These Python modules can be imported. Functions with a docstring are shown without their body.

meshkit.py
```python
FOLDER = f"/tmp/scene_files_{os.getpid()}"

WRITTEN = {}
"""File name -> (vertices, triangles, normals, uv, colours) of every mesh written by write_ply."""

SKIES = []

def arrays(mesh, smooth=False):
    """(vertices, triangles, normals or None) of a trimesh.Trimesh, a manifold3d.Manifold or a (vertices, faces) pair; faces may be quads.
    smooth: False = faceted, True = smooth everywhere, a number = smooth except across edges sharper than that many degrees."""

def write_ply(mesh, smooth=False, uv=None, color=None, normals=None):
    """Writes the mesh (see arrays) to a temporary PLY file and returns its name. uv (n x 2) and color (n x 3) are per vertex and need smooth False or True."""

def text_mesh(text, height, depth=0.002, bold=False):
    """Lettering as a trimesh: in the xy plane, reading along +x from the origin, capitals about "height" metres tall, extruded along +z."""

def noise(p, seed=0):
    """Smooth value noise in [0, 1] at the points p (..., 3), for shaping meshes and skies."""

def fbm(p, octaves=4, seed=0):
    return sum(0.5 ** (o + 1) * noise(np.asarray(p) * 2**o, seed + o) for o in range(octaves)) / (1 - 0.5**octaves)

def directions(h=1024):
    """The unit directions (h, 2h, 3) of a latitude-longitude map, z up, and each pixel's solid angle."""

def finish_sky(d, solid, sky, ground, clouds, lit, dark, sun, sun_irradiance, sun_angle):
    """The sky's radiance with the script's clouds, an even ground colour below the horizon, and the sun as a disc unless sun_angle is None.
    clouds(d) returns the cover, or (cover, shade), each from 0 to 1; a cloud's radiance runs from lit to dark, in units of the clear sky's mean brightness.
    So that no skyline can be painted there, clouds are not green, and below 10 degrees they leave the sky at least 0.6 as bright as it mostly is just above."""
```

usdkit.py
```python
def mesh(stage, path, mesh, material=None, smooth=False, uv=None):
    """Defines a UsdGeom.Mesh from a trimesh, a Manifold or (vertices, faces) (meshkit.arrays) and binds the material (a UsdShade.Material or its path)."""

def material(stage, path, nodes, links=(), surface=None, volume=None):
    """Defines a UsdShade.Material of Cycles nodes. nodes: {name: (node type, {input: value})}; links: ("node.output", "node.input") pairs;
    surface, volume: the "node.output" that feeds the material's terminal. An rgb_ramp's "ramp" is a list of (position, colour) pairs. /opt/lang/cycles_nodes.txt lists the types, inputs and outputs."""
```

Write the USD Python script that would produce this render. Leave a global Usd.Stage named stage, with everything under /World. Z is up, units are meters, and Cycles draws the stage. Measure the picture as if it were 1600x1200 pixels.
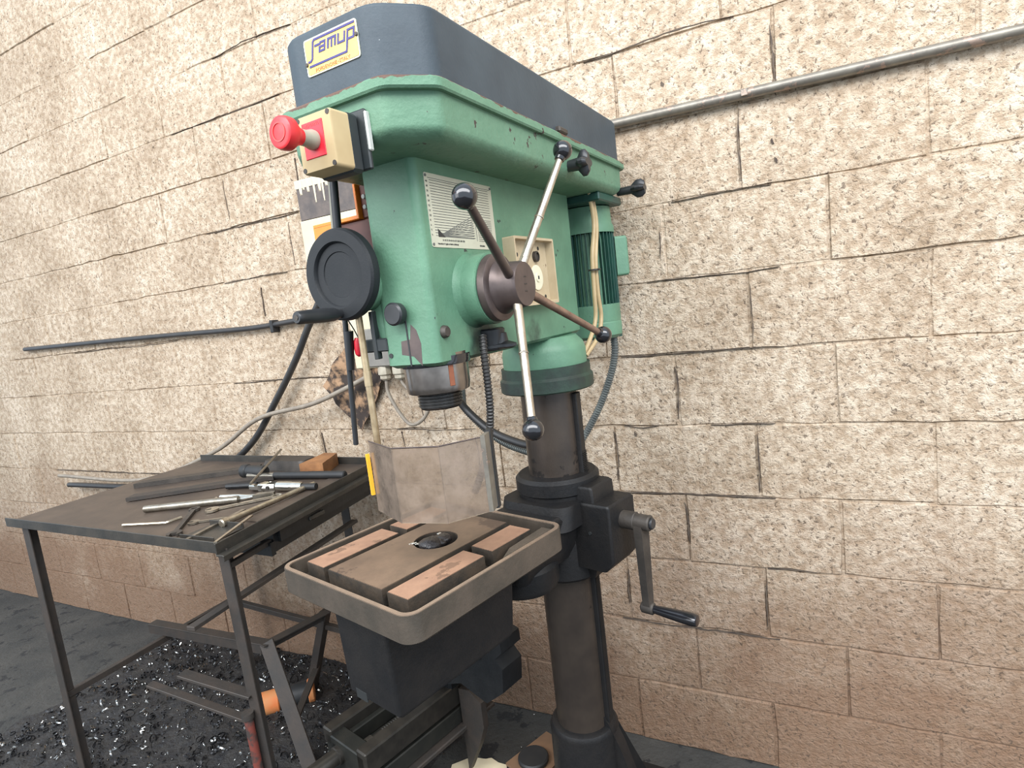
import math, random
import numpy as np, trimesh, manifold3d as m3, usdkit, meshkit
from pxr import Usd, UsdGeom, UsdLux, UsdShade, Gf, Sdf, Vt
from shapely.geometry import Polygon

stage = Usd.Stage.CreateInMemory()
UsdGeom.SetStageUpAxis(stage, 'Z'); UsdGeom.SetStageMetersPerUnit(stage, 1.0)
UsdGeom.Xform.Define(stage, '/World'); UsdGeom.Scope.Define(stage, '/World/Looks')

# ---------------------------------------------------------------- camera, light, exposure
EXPOSURE = 0.40
cam = UsdGeom.Camera.Define(stage, '/World/camera')
RM = np.array([[.891368, -.044574, -.451083], [.438260, -.169307, .882759], [-.115719, -.984555, -.131380]])
CAMPOS = (0.0, -1.61843, 1.38037)
M = np.eye(4); M[0, :3] = RM[:, 0]; M[1, :3] = -RM[:, 1]; M[2, :3] = -RM[:, 2]; M[3, :3] = CAMPOS
cam.AddTransformOp().Set(Gf.Matrix4d(*M.ravel().tolist()))
cam.CreateHorizontalApertureAttr(36.0); cam.CreateVerticalApertureAttr(27.0)
cam.CreateFocalLengthAttr(36.0 * 915 / 1600); cam.CreateClippingRangeAttr(Gf.Vec2f(0.02, 100))
cam.CreateExposureAttr(EXPOSURE)

sky = UsdLux.DomeLight.Define(stage, '/World/sky_light')
sky.CreateColorAttr(Gf.Vec3f(0.80, 0.93, 1.08)); sky.CreateIntensityAttr(0.36)
def aim(prim, pos, target):
    p, t = np.array(pos, float), np.array(target, float)
    z = p - t; z /= np.linalg.norm(z); x = np.cross([0, 0, 1], z); x /= np.linalg.norm(x); y = np.cross(z, x)
    A = np.eye(4); A[0, :3], A[1, :3], A[2, :3], A[3, :3] = x, y, z, p
    prim.AddTransformOp().Set(Gf.Matrix4d(*A.ravel().tolist()))
def area(name, w, h, power, colour, pos, target):
    l = UsdLux.RectLight.Define(stage, '/World/' + name); l.CreateWidthAttr(w); l.CreateHeightAttr(h); l.CreateIntensityAttr(power); l.CreateColorAttr(Gf.Vec3f(*colour)); aim(l, pos, target)
area('rooflight', 9.0, 1.8, 7.4, (1.0, .995, 1.0), (0.6, -3.0, 3.9), (-0.3, -0.2, 1.3))     # long band of translucent roof sheets
area('doorway_light', 2.4, 2.2, 2.1, (1.0, .98, .96), (-3.0, -4.0, 2.2), (-0.8, -0.3, 1.4))   # open workshop door, to the left

# ---------------------------------------------------------------- scene tree helpers
used = {}
def numbered(parent, name):
    k = (parent, name); used[k] = used.get(k, -1) + 1
    return name if used[k] == 0 else '%s_%03d' % (name, used[k])
def path_of(parent, name):
    pp = '/World' if parent is None else str(parent.GetPath())
    return pp + '/' + numbered(pp, name)
def tag(prim, label=None, cat=None, group=None, kind=None):
    for k, v in (('label', label), ('category', cat), ('group', group), ('kind', kind)):
        if v: prim.SetCustomDataByKey(k, v)
    return prim
def thing(name, label, cat, loc=(0, 0, 0), rz=0, group=None):
    x = UsdGeom.Xform.Define(stage, path_of(None, name))
    x.AddTranslateOp().Set(Gf.Vec3d(*map(float, loc))); x.AddRotateZOp().Set(float(rz))
    return tag(x.GetPrim(), label, cat, group)
def cat(ms):
    out = []
    for m in (ms if isinstance(ms, (list, tuple)) else [ms]):
        if hasattr(m, 'to_mesh'):
            q = m.to_mesh(); m = trimesh.Trimesh(q.vert_properties[:, :3], q.tri_verts, process=False)
        out.append(m)
    return out[0] if len(out) == 1 else trimesh.util.concatenate(out)
def obj(name, meshes, mat, parent=None, smooth=35, label=None, **kw):
    m = usdkit.mesh(stage, path_of(parent, name), cat(meshes), MATS[mat], smooth=smooth)
    return tag(m.GetPrim(), label, **kw)

# ---------------------------------------------------------------- shape helpers
def T(m, t): m = m.copy(); m.apply_translation(t); return m
def R(m, ang, axis=(0, 0, 1), pt=(0, 0, 0)):
    m = m.copy(); m.apply_transform(trimesh.transformations.rotation_matrix(math.radians(ang), axis, pt)); return m
def hull(pts): return trimesh.convex.convex_hull(np.asarray(pts, float))
def box(x0, x1, y0, y1, z0, z1, b=.003):
    b = min(b, (x1-x0)*.45, (y1-y0)*.45, (z1-z0)*.45); P = []
    for x, sx in ((x0, 1), (x1, -1)):
        for y, sy in ((y0, 1), (y1, -1)):
            for z, sz in ((z0, 1), (z1, -1)):
                P += [(x+sx*b, y+sy*b, z), (x+sx*b, y, z+sz*b), (x, y+sy*b, z+sz*b)]
    return hull(P)
def rpoly(x0, x1, y0, y1, r, n=6, ch=None):
    """Outline of a rectangle with rounded corners (counter-clockwise)."""
    P = []
    for cx, cy, a0 in ((x1-r, y1-r, 0), (x0+r, y1-r, 90), (x0+r, y0+r, 180), (x1-r, y0+r, 270)):
        for k in range(n+1):
            a = math.radians(a0 + 90*k/n); P.append((cx+r*math.cos(a), cy+r*math.sin(a)))
    return np.array(P)
def layers(stack):
    """Convex hull of horizontal outlines: [(outline, z), ...]."""
    return hull(np.vstack([np.c_[np.asarray(o), np.full(len(o), z)] for o, z in stack]))
def inset(poly, d): return np.array(Polygon(poly).buffer(-d, join_style=2).exterior.coords)[:-1]
def extr(poly, h, holes=()):
    return trimesh.creation.extrude_polygon(Polygon(poly, holes), h, engine='earcut')
def basis(d):
    d = np.asarray(d, float); d = d/np.linalg.norm(d)
    u = np.cross([0, 0, 1.0] if abs(d[2]) < .95 else [1.0, 0, 0], d); u /= np.linalg.norm(u)
    return u, np.cross(d, u), d
def lathe(prof, p, d, n=32):
    """Profile [(radius, along), ...] turned about the axis d through p; closed at both ends."""
    u, v, w = basis(d); p = np.asarray(p, float); prof = [(max(r, 1e-4), h) for r, h in prof]
    a = np.arange(n)*2*np.pi/n; V, F = [], []
    for r, h in prof: V.append(p + w*h + r*(np.cos(a)[:, None]*u + np.sin(a)[:, None]*v))
    for i in range(len(prof)-1):
        for j in range(n):
            k = (j+1) % n; F += [(i*n+j, i*n+k, (i+1)*n+k), (i*n+j, (i+1)*n+k, (i+1)*n+j)]
    V = np.vstack(V); c0, c1 = len(V), len(V)+1
    V = np.vstack([V, p+w*prof[0][1], p+w*prof[-1][1]]); L = (len(prof)-1)*n
    for j in range(n):
        k = (j+1) % n; F += [(c0, k, j), (c1, L+j, L+k)]
    m = trimesh.Trimesh(V, F, process=False)
    if m.volume < 0: m.invert()
    return m
def cyl(p0, p1, r0, r1=None, n=20, b=0):
    p0, p1 = np.asarray(p0, float), np.asarray(p1, float); L = np.linalg.norm(p1-p0); r1 = r0 if r1 is None else r1
    b = min(b, L*.4)
    prof = [(r0-b, 0), (r0, b), (r1, L-b), (r1-b, L)] if b else [(r0, 0), (r1, L)]
    return lathe(prof, p0, p1-p0, n)
def ball(c, r, n=3):
    m = trimesh.creation.icosphere(subdivisions=n, radius=r); return T(m, c)
def spline(P, n=8):
    P = np.asarray(P, float); Q = np.vstack([2*P[0]-P[1], P, 2*P[-1]-P[-2]]); out = []
    for i in range(1, len(Q)-2):
        for t in np.arange(n)/n:
            a, b, c, d = Q[i-1:i+3]
            out.append(.5*((2*b)+(-a+c)*t+(2*a-5*b+4*c-d)*t*t+(-a+3*b-3*c+d)*t**3))
    return np.vstack([out, P[-1]])
def tube(P, r, sides=10, n=8, rib=None):
    p = spline(P, n) if n else np.asarray(P, float)
    if rib:
        s = np.r_[0, np.cumsum(np.linalg.norm(np.diff(p, axis=0), axis=1))]; k = int(s[-1]/rib)*4
        t = np.linspace(0, s[-1], k); p = np.c_[[np.interp(t, s, p[:, i]) for i in range(3)]].T
        rr = r*np.where(np.arange(k) % 4 < 2, 1.0, .8)
    else: rr = np.broadcast_to(r, (len(p),)) if np.ndim(r) == 0 else np.interp(np.linspace(0, 1, len(p)), np.linspace(0, 1, len(r)), r)
    d = np.gradient(p, axis=0); d /= np.linalg.norm(d, axis=1)[:, None]
    u, _, _ = basis(d[0]); V, F = [], []; ang = np.arange(sides)*2*np.pi/sides
    for i in range(len(p)):
        u = u - d[i]*(u@d[i]); u /= np.linalg.norm(u); v = np.cross(d[i], u)
        V.append(p[i] + rr[i]*(np.cos(ang)[:, None]*u + np.sin(ang)[:, None]*v))
        if i:
            for j in range(sides):
                k = (j+1) % sides; a, b = (i-1)*sides, i*sides
                F += [(a+j, a+k, b+k), (a+j, b+k, b+j)]
    V = np.vstack(V); V = np.vstack([V, p[0], p[-1]]); c0, c1, L = len(V)-2, len(V)-1, (len(p)-1)*sides
    for j in range(sides):
        k = (j+1) % sides; F += [(c0, k, j), (c1, L+j, L+k)]
    return trimesh.Trimesh(V, F, process=False)
def bar(p0, p1, w, h, up=(0, 0, 1), b=.001):
    """Square bar from p0 to p1, w across, h along up."""
    p0, p1 = np.asarray(p0, float), np.asarray(p1, float); d = p1-p0; L = np.linalg.norm(d); d /= L
    s = np.cross(d, up); s /= np.linalg.norm(s); u = np.cross(s, d)
    m = box(-w/2, w/2, -h/2, h/2, 0, L, b)
    A = np.eye(4); A[:3, 0], A[:3, 1], A[:3, 2], A[:3, 3] = s, u, d, p0; m.apply_transform(A); return m
def angle_iron(p0, p1, w=.035, t=.005, up=(0, 0, 1), side=1):
    """L-section: a flange lying on top, another hanging down on one side."""
    p0, p1 = np.asarray(p0, float), np.asarray(p1, float); d = p1-p0; L = np.linalg.norm(d); d /= L
    s = np.cross(d, up); s /= np.linalg.norm(s); u = np.cross(s, d); s = s*side
    A = np.eye(4); A[:3, 0], A[:3, 1], A[:3, 2], A[:3, 3] = s, u, d*1.0, p0
    ms = []
    for m in (box(0, w, -t, 0, 0, L, .0008), box(0, t, -w, -t*.5, 0, L, .0008)):
        m.apply_transform(A)
        if np.linalg.det(A[:3, :3]) < 0: m.invert()
        ms.append(m)
    return cat(ms)
def frame(m, o, x, y, z):
    m = m.copy(); A = np.eye(4); A[:3, 0], A[:3, 1], A[:3, 2], A[:3, 3] = x, y, z, o; m.apply_transform(A); return m

# ---------------------------------------------------------------- materials
MATS = {}
def lin(c):
    c = np.asarray(c, float)/255; return tuple(np.where(c <= .04045, c/12.92, ((c+.055)/1.055)**2.4))
def mat(name, c1, c2=None, rough=.5, metal=0, scale=20, bump=.0, bscale=120, chip=None, chipat=.66, chipscale=28, spec=.5, coat=0, contrast=(.35, .65), detail=4, edge=None, spots=()):
    """Colour wandering between c1 and c2, optional chips or stains of a third colour, and fine relief."""
    c2 = c2 or c1
    N = {'pos': ('texture_coordinate', {}), 'n': ('noise_texture', {'scale': scale, 'detail': detail, 'roughness': .6}),
         'r': ('rgb_ramp', {'ramp': [(contrast[0], lin(c1)), (contrast[1], lin(c2))]}),
         'p': ('principled_bsdf', {'roughness': rough, 'metallic': metal, 'specular_ior_level': spec, 'coat_weight': coat, 'coat_roughness': .15})}
    Lk = [('pos.object', 'n.vector'), ('n.fac', 'r.fac')]; out = 'r.color'
    if chip:
        N['cn'] = ('noise_texture', {'scale': chipscale, 'detail': 5, 'roughness': .65})
        N['cr'] = ('rgb_ramp', {'ramp': [(chipat, (0, 0, 0)), (chipat+.02, (1, 1, 1))]})
        N['cm'] = ('mix', {'color2': lin(chip)})
        Lk += [('pos.object', 'cn.vector'), ('cn.fac', 'cr.fac'), ('cr.color', 'cm.fac'), (out, 'cm.color1')]; out = 'cm.color'
    if edge:                                             # wear along an upper edge
        _, z0, z1, amt = edge
        N['es'] = ('separate_xyz', {}); N['em'] = ('map_range', {'from_min': z0, 'from_max': z1, 'to_min': 0, 'to_max': amt, 'clamp': True}); N['en'] = ('noise_texture', {'scale': 30, 'detail': 5})
        N['ea'] = ('math', {'math_type': 'add'}); N['er'] = ('rgb_ramp', {'ramp': [(.74, (0, 0, 0)), (.78, (1, 1, 1))]}); N['ex'] = ('mix', {'color2': lin((92, 70, 58))})
        Lk += [('pos.object', 'es.vector'), ('es.z', 'em.value'), ('pos.object', 'en.vector'), ('em.result', 'ea.value1'), ('en.fac', 'ea.value2'), ('ea.value', 'er.fac'), ('er.color', 'ex.fac'), (out, 'ex.color1')]; out = 'ex.color'
    for i, (c, rad) in enumerate(spots):                  # spilt grease, each blot in its own place
        k = 's%d' % i
        N[k+'d'] = ('vector_math', {'vector_math_type': 'distance', 'math_type': 'distance', 'vector2': c}); N[k+'n'] = ('noise_texture', {'scale': 34, 'detail': 4}); N[k+'a'] = ('math', {'math_type': 'multiply_add', 'value2': .10})
        N[k+'m'] = ('map_range', {'from_min': rad+.03, 'from_max': rad-.01, 'to_min': 0, 'to_max': .85, 'clamp': True}); N[k+'x'] = ('mix', {'color2': lin((34, 40, 38))})
        N[k+'d'][1].pop('vector_math_type')
        Lk += [('pos.object', k+'d.vector1'), ('pos.object', k+'n.vector'), ('n.fac', k+'a.value1') if 0 else (k+'n.fac', k+'a.value1'), (k+'d.value', k+'a.value3'), (k+'a.value', k+'m.value'), (k+'m.result', k+'x.fac'), (out, k+'x.color1')]; out = k+'x.color'
    Lk.append((out, 'p.base_color'))
    if bump:
        N['bn'] = ('noise_texture', {'scale': bscale, 'detail': 3, 'roughness': .6}); N['b'] = ('bump', {'strength': 1.0, 'distance': bump})
        Lk += [('pos.object', 'bn.vector'), ('bn.fac', 'b.height'), ('b.normal', 'p.normal')]
    MATS[name] = usdkit.material(stage, '/World/Looks/' + name, N, Lk, surface='p.BSDF')

mat('green_paint', (86, 122, 98), (98, 132, 108), rough=.55, spec=.35, scale=9, bump=.0012, bscale=90, chip=(66, 58, 54), chipat=.64, chipscale=26, edge=('z', 1.6915, 1.699, .34))
mat('green_enamel', (84, 122, 98), (94, 134, 108), rough=.5, scale=14, bump=.0006, bscale=120, chip=(48, 56, 52), chipat=.69, chipscale=30, spots=[((.335, .06, 1.335), .085), ((.14, .06, 1.315), .06)])
mat('green_grimy', (42, 66, 52), (34, 42, 38), rough=.55, scale=18, bump=.0008, bscale=80)
mat('fin_green', (36, 78, 66), (28, 60, 54), rough=.45, scale=20)
mat('slate_paint', (50, 60, 67), (60, 71, 78), rough=.55, spec=.4, scale=7, bump=.0004, bscale=140, chip=(150, 154, 152), chipat=.74, chipscale=30)
mat('black_plastic', (34, 36, 38), (42, 43, 45), rough=.38, scale=30)
mat('black_gloss', (24, 24, 27), (30, 30, 33), rough=.14, scale=30, coat=.5)
mat('wheel_plastic', (27, 30, 33), (35, 37, 39), rough=.6, spec=.35, scale=16, bump=.0002, bscale=300)
mat('dark_iron', (54, 50, 46), (72, 66, 60), rough=.55, metal=.25, scale=22, bump=.0005, bscale=160)
mat('column_steel', (58, 51, 46), (74, 65, 57), rough=.36, metal=.4, scale=10, bump=.0002, bscale=200, chip=(42, 38, 35), chipat=.62, chipscale=9)
mat('bracket_iron', (25, 25, 26), (34, 32, 31), rough=.5, metal=.1, spec=.35, scale=18, bump=.0006, bscale=130)
mat('tray_iron', (76, 70, 62), (94, 84, 74), rough=.46, metal=.35, scale=14, bump=.0005, bscale=150)
mat('worn_edge', (122, 106, 92), (142, 122, 104), rough=.42, metal=.3, scale=20)
mat('machined_top', (150, 116, 96), (168, 132, 108), rough=.48, metal=.3, scale=26, bump=.0002, bscale=220, chip=(128, 100, 82), chipat=.60, chipscale=12)
mat('worn_top', (104, 86, 72), (128, 106, 88), rough=.4, metal=.35, scale=12, bump=.0002, bscale=200, chip=(88, 72, 62), chipat=.6, chipscale=9)
mat('tray_floor', (44, 42, 38), (78, 66, 54), rough=.6, metal=.1, scale=16, bump=.0008, bscale=130)
mat('quill_steel', (150, 142, 134), (110, 102, 96), rough=.24, metal=.9, scale=12)
mat('nose_steel', (70, 68, 66), (50, 48, 46), rough=.3, metal=.7, scale=30)
mat('bright_steel', (190, 182, 166), (160, 148, 130), rough=.25, metal=.85, scale=40)
mat('rusty_steel', (150, 124, 106), (120, 100, 88), rough=.36, metal=.6, scale=40, chip=(122, 84, 66), chipat=.6, chipscale=40)
mat('hub_steel', (96, 84, 80), (82, 72, 70), rough=.4, metal=.5, scale=30)
mat('rust_band', (150, 92, 66), (130, 78, 56), rough=.4, metal=.5, scale=30)
mat('cream_plastic', (172, 150, 112), (182, 162, 124), rough=.6, spec=.3, scale=12, chip=(142, 120, 86), chipat=.68, chipscale=18)
mat('tray_beige', (176, 158, 128), (188, 172, 142), rough=.5, scale=20, chip=(128, 108, 84), chipat=.68, chipscale=40)
mat('dial_white', (216, 212, 186), rough=.5)
mat('estop_base', (34, 40, 42), (44, 48, 48), rough=.5, scale=30)
mat('red_plastic', (196, 34, 42), (206, 46, 50), rough=.34, scale=20)
mat('red_print', (214, 36, 52), rough=.4)
mat('red_ring', (226, 66, 62), rough=.4)
mat('grey_plastic', (146, 144, 128), (128, 126, 112), rough=.4, scale=20)
mat('plate_yellow', (214, 172, 92), (222, 186, 108), rough=.5, scale=30)
mat('plate_edge', (206, 204, 180), rough=.35, metal=.3)
mat('print_blue', (50, 46, 112), rough=.5)
mat('print_orange', (190, 92, 44), rough=.5)
mat('sheet_white', (196, 196, 178), (186, 186, 168), rough=.4, metal=.2, scale=14)
mat('print_black', (40, 42, 42), rough=.5)
mat('print_grey', (96, 98, 94), rough=.5)
mat('white_paint', (186, 188, 182), (172, 174, 168), rough=.5, scale=40)
mat('cable_beige', (164, 142, 104), (178, 156, 118), rough=.5, scale=30)
mat('cable_black', (40, 40, 41), (52, 50, 48), rough=.42, scale=20)
mat('cable_grey', (122, 112, 100), (140, 130, 116), rough=.5, scale=30)
mat('hose_grey', (112, 116, 112), (92, 96, 94), rough=.4, metal=.3, scale=30)
mat('zinc_rod', (188, 168, 134), (140, 120, 92), rough=.3, metal=.5, scale=26)
mat('conduit_steel', (136, 130, 118), (112, 106, 98), rough=.4, metal=.5, scale=30, chip=(150, 130, 116), chipat=.6, chipscale=30)
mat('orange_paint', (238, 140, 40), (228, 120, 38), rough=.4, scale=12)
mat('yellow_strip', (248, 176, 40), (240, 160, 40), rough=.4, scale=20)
mat('orange_shaded', (104, 58, 46), (86, 48, 42), rough=.5, scale=10)  # orange sheet with the shade beside the head put into its colour
mat('cabinet_cream', (190, 180, 150), (198, 190, 162), rough=.55, scale=12)
mat('backboard', (98, 88, 82), (78, 72, 70), rough=.7, scale=26, bump=.001, bscale=60)
mat('drip_paint', (192, 180, 156), rough=.6)
mat('grey_box', (124, 120, 112), (112, 108, 102), rough=.5, scale=20)
mat('gland_white', (178, 170, 152), (158, 148, 130), rough=.5, scale=40)
mat('rag', (50, 40, 34), (160, 128, 98), rough=.8, scale=22, bump=.003, bscale=22, contrast=(.46, .62))
mat('bench_steel', (56, 55, 52), (72, 68, 62), rough=.42, metal=.4, scale=16, bump=.0005, bscale=130)
mat('bench_plate', (74, 65, 58), (90, 78, 68), rough=.5, metal=.3, scale=10, bump=.0004, bscale=120)
mat('drawer_steel', (28, 30, 32), (38, 39, 40), rough=.42, metal=.3, scale=14, bump=.0004, bscale=120)
mat('frame_rust', (54, 51, 48), (66, 58, 52), rough=.6, metal=.2, scale=18, bump=.0006, bscale=120)
mat('red_paint_worn', (112, 54, 44), (58, 50, 46), rough=.6, scale=26, contrast=(.45, .55))
mat('wood_block', (156, 108, 66), (120, 80, 48), rough=.6, scale=18, bump=.0006, bscale=90)
mat('dark_rubber', (30, 32, 34), (40, 40, 40), rough=.55, scale=20)
mat('chrome', (206, 204, 196), (186, 182, 172), rough=.16, metal=.95, scale=30)
mat('tool_steel', (150, 144, 132), (120, 112, 100), rough=.3, metal=.8, scale=40)
mat('vise_iron', (44, 45, 42), (56, 55, 50), rough=.45, metal=.4, scale=18, bump=.0004, bscale=150)
mat('vise_edge', (70, 66, 60), (56, 53, 49), rough=.35, metal=.5, scale=30)
mat('floor_concrete', (50, 50, 48), (66, 64, 60), rough=.8, scale=5, bump=.004, bscale=60, chip=(36, 36, 36), chipat=.58, chipscale=12)
mat('swarf_heap', (40, 40, 42), (58, 56, 54), rough=.6, metal=.3, scale=30, bump=.006, bscale=70)
mat('swarf_curl', (190, 188, 182), (110, 110, 110), rough=.18, metal=.95, scale=60)
mat('swarf_dark', (52, 52, 54), (36, 36, 38), rough=.4, metal=.5, scale=60)
mat('cardboard', (220, 206, 172), (228, 214, 182), rough=.8, scale=20)
mat('brown_card', (120, 92, 68), (104, 80, 60), rough=.8, scale=12)
mat('chip_glint', (235, 232, 224), rough=.2, metal=.8)
mat('burnt_resin', (34, 32, 34), (52, 46, 44), rough=.3, scale=60, bump=.002, bscale=160)
mat('mortar', (170, 156, 136), (96, 84, 74), rough=.95, scale=7, bump=.004, bscale=50, contrast=(.45, .62))
mat('mortar_gap', (66, 56, 50), (96, 84, 72), rough=.95, scale=30)
mat('orange_block', (186, 128, 80), (200, 110, 56), rough=.7, scale=16)

# whitewashed concrete block: cream limewash, open pits, rust-brown blotches
def wall_material():
    N = {'g': ('geometry', {}), 'oi': ('object_info', {}),
         'n1': ('noise_texture', {'scale': 3.2, 'detail': 5, 'roughness': .6}),
         'r1': ('rgb_ramp', {'ramp': [(.30, lin((172, 157, 140))), (.50, lin((192, 178, 162))), (.72, lin((209, 197, 183)))]}),
         'n2': ('noise_texture', {'scale': 105, 'detail': 3, 'roughness': .62, 'distortion': .6}),
         'r2': ('rgb_ramp', {'ramp': [(.34, (1, 1, 1)), (.42, (0, 0, 0))]}),
         'm2': ('mix', {'color2': lin((92, 78, 66))}), 'f2': ('math', {'math_type': 'multiply', 'value2': .8}),
         'n3': ('noise_texture', {'scale': 38, 'detail': 4, 'roughness': .7}),
         'r3': ('rgb_ramp', {'ramp': [(.40, lin((202, 186, 164))), (.60, lin((255, 250, 240)))]}), 'm3': ('mix', {'mix_type': 'multiply', 'fac': .8}),
         # brown stain in blotches, deepened towards the floor to paint in the dimmer light
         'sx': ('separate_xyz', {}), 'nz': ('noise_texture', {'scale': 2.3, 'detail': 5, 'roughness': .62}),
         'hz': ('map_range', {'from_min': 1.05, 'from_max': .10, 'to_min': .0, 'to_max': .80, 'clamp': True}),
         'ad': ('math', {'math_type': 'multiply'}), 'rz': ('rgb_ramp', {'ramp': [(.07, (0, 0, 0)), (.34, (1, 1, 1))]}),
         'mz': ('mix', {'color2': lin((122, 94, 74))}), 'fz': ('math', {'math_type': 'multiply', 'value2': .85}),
         'h': ('math', {'math_type': 'multiply_add', 'value2': .6}), 'b': ('bump', {'strength': 1.0, 'distance': .0075}),
         'p': ('principled_bsdf', {'roughness': .88, 'specular_ior_level': .2})}
    L = [('g.position', 'n1.vector'), ('n1.fac', 'r1.fac'), ('g.position', 'n2.vector'), ('n2.fac', 'r2.fac'), ('g.position', 'n3.vector'), ('n3.fac', 'r3.fac'),
         ('r1.color', 'm3.color1'), ('r3.color', 'm3.color2'),
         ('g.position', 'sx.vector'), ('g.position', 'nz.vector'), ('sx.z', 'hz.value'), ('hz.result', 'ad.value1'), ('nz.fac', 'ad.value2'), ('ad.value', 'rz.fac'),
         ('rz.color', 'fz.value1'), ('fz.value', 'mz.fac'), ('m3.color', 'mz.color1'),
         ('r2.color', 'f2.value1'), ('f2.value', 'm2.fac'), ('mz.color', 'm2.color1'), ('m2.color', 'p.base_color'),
         ('n2.fac', 'h.value1'), ('n3.fac', 'h.value3'), ('h.value', 'b.height'), ('b.normal', 'p.normal')]
    MATS['limewash_block'] = usdkit.material(stage, '/World/Looks/limewash_block', N, L, surface='p.BSDF')
wall_material()
# scratched clear guard: thin polycarbonate, haze by a little diffuse
MATS['clear_guard'] = usdkit.material(stage, '/World/Looks/clear_guard',
    {'pos': ('texture_coordinate', {}), 'n': ('noise_texture', {'scale': 22, 'detail': 5, 'roughness': .65}), 'r': ('rgb_ramp', {'ramp': [(.35, (.26,)*3), (.7, (.62,)*3)]}),
     't': ('transparent_bsdf', {'color': (.72, .68, .62)}), 'd': ('diffuse_bsdf', {'color': lin((158, 140, 124))}), 'g': ('glossy_bsdf', {'color': (.9, .9, .9), 'roughness': .12}),
     'f': ('fresnel', {'IOR': 1.45}), 'm1': ('mix_closure', {}), 'm2': ('mix_closure', {})},
    [('pos.object', 'n.vector'), ('n.fac', 'r.fac'), ('r.color', 'm1.fac'), ('t.BSDF', 'm1.closure1'), ('d.BSDF', 'm1.closure2'),
     ('f.fac', 'm2.fac'), ('m1.closure', 'm2.closure1'), ('g.BSDF', 'm2.closure2')], surface='m2.closure')

rng = np.random.default_rng(7)
# ---------------------------------------------------------------- the setting: block wall and floor
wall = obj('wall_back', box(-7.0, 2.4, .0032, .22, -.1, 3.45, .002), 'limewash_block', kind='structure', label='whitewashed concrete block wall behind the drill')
PITCH, COURSE = .384, .2
def block(x0, x1, z0, z1):
    """Block face with a ragged arris: an irregular outline stepping back into the joint."""
    g = rng.choice([.0008, .0014, .0020]); n = 6; P = []
    for k in range(n): P.append((x0+g+(x1-x0-2*g)*k/n, z0+g))
    for k in range(2): P.append((x1-g, z0+g+(z1-z0-2*g)*k/2))
    for k in range(n): P.append((x1-g-(x1-x0-2*g)*k/n, z1-g))
    for k in range(2): P.append((x0+g, z1-g-(z1-z0-2*g)*k/2))
    P = np.array(P); P += np.clip(rng.normal(0, .0016, P.shape), -.003, .003); c = P.mean(0)
    jut = rng.uniform(-.0015, .003)
    inn = c + (P-c)*np.array([1-.016, 1-.030]) + rng.normal(0, .001, P.shape)
    m = len(P); V = np.vstack([np.c_[inn[:, 0], np.full(m, -jut), inn[:, 1]], np.c_[P[:, 0], np.full(m, .0035), P[:, 1]], np.c_[P[:, 0], np.full(m, .03), P[:, 1]], [[c[0], -jut, c[1]]]])
    F = []
    for j in range(m):
        k = (j+1) % m
        F += [(3*m, j, k), (j, m+j, m+k), (j, m+k, k), (m+j, 2*m+j, 2*m+k), (m+j, 2*m+k, m+k)]
    return trimesh.Trimesh(V, F, process=False)
for row in range(17):                          # row 0 stands on the floor
    z0, z1 = row*COURSE, (row+1)*COURSE
    off = -.127 if row % 2 == 0 else -.323
    if row >= 9: off = {9: -.038+.0, 10: -.15}.get(row, off)
    x = off + PITCH*3
    while x > -5.6:
        if (row < 4 and x < -4.6): break
        a, b_ = x-PITCH, x
        obj('concrete_block', block(a, b_, z0, z1), 'limewash_block', wall, smooth=25); x -= PITCH
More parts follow.
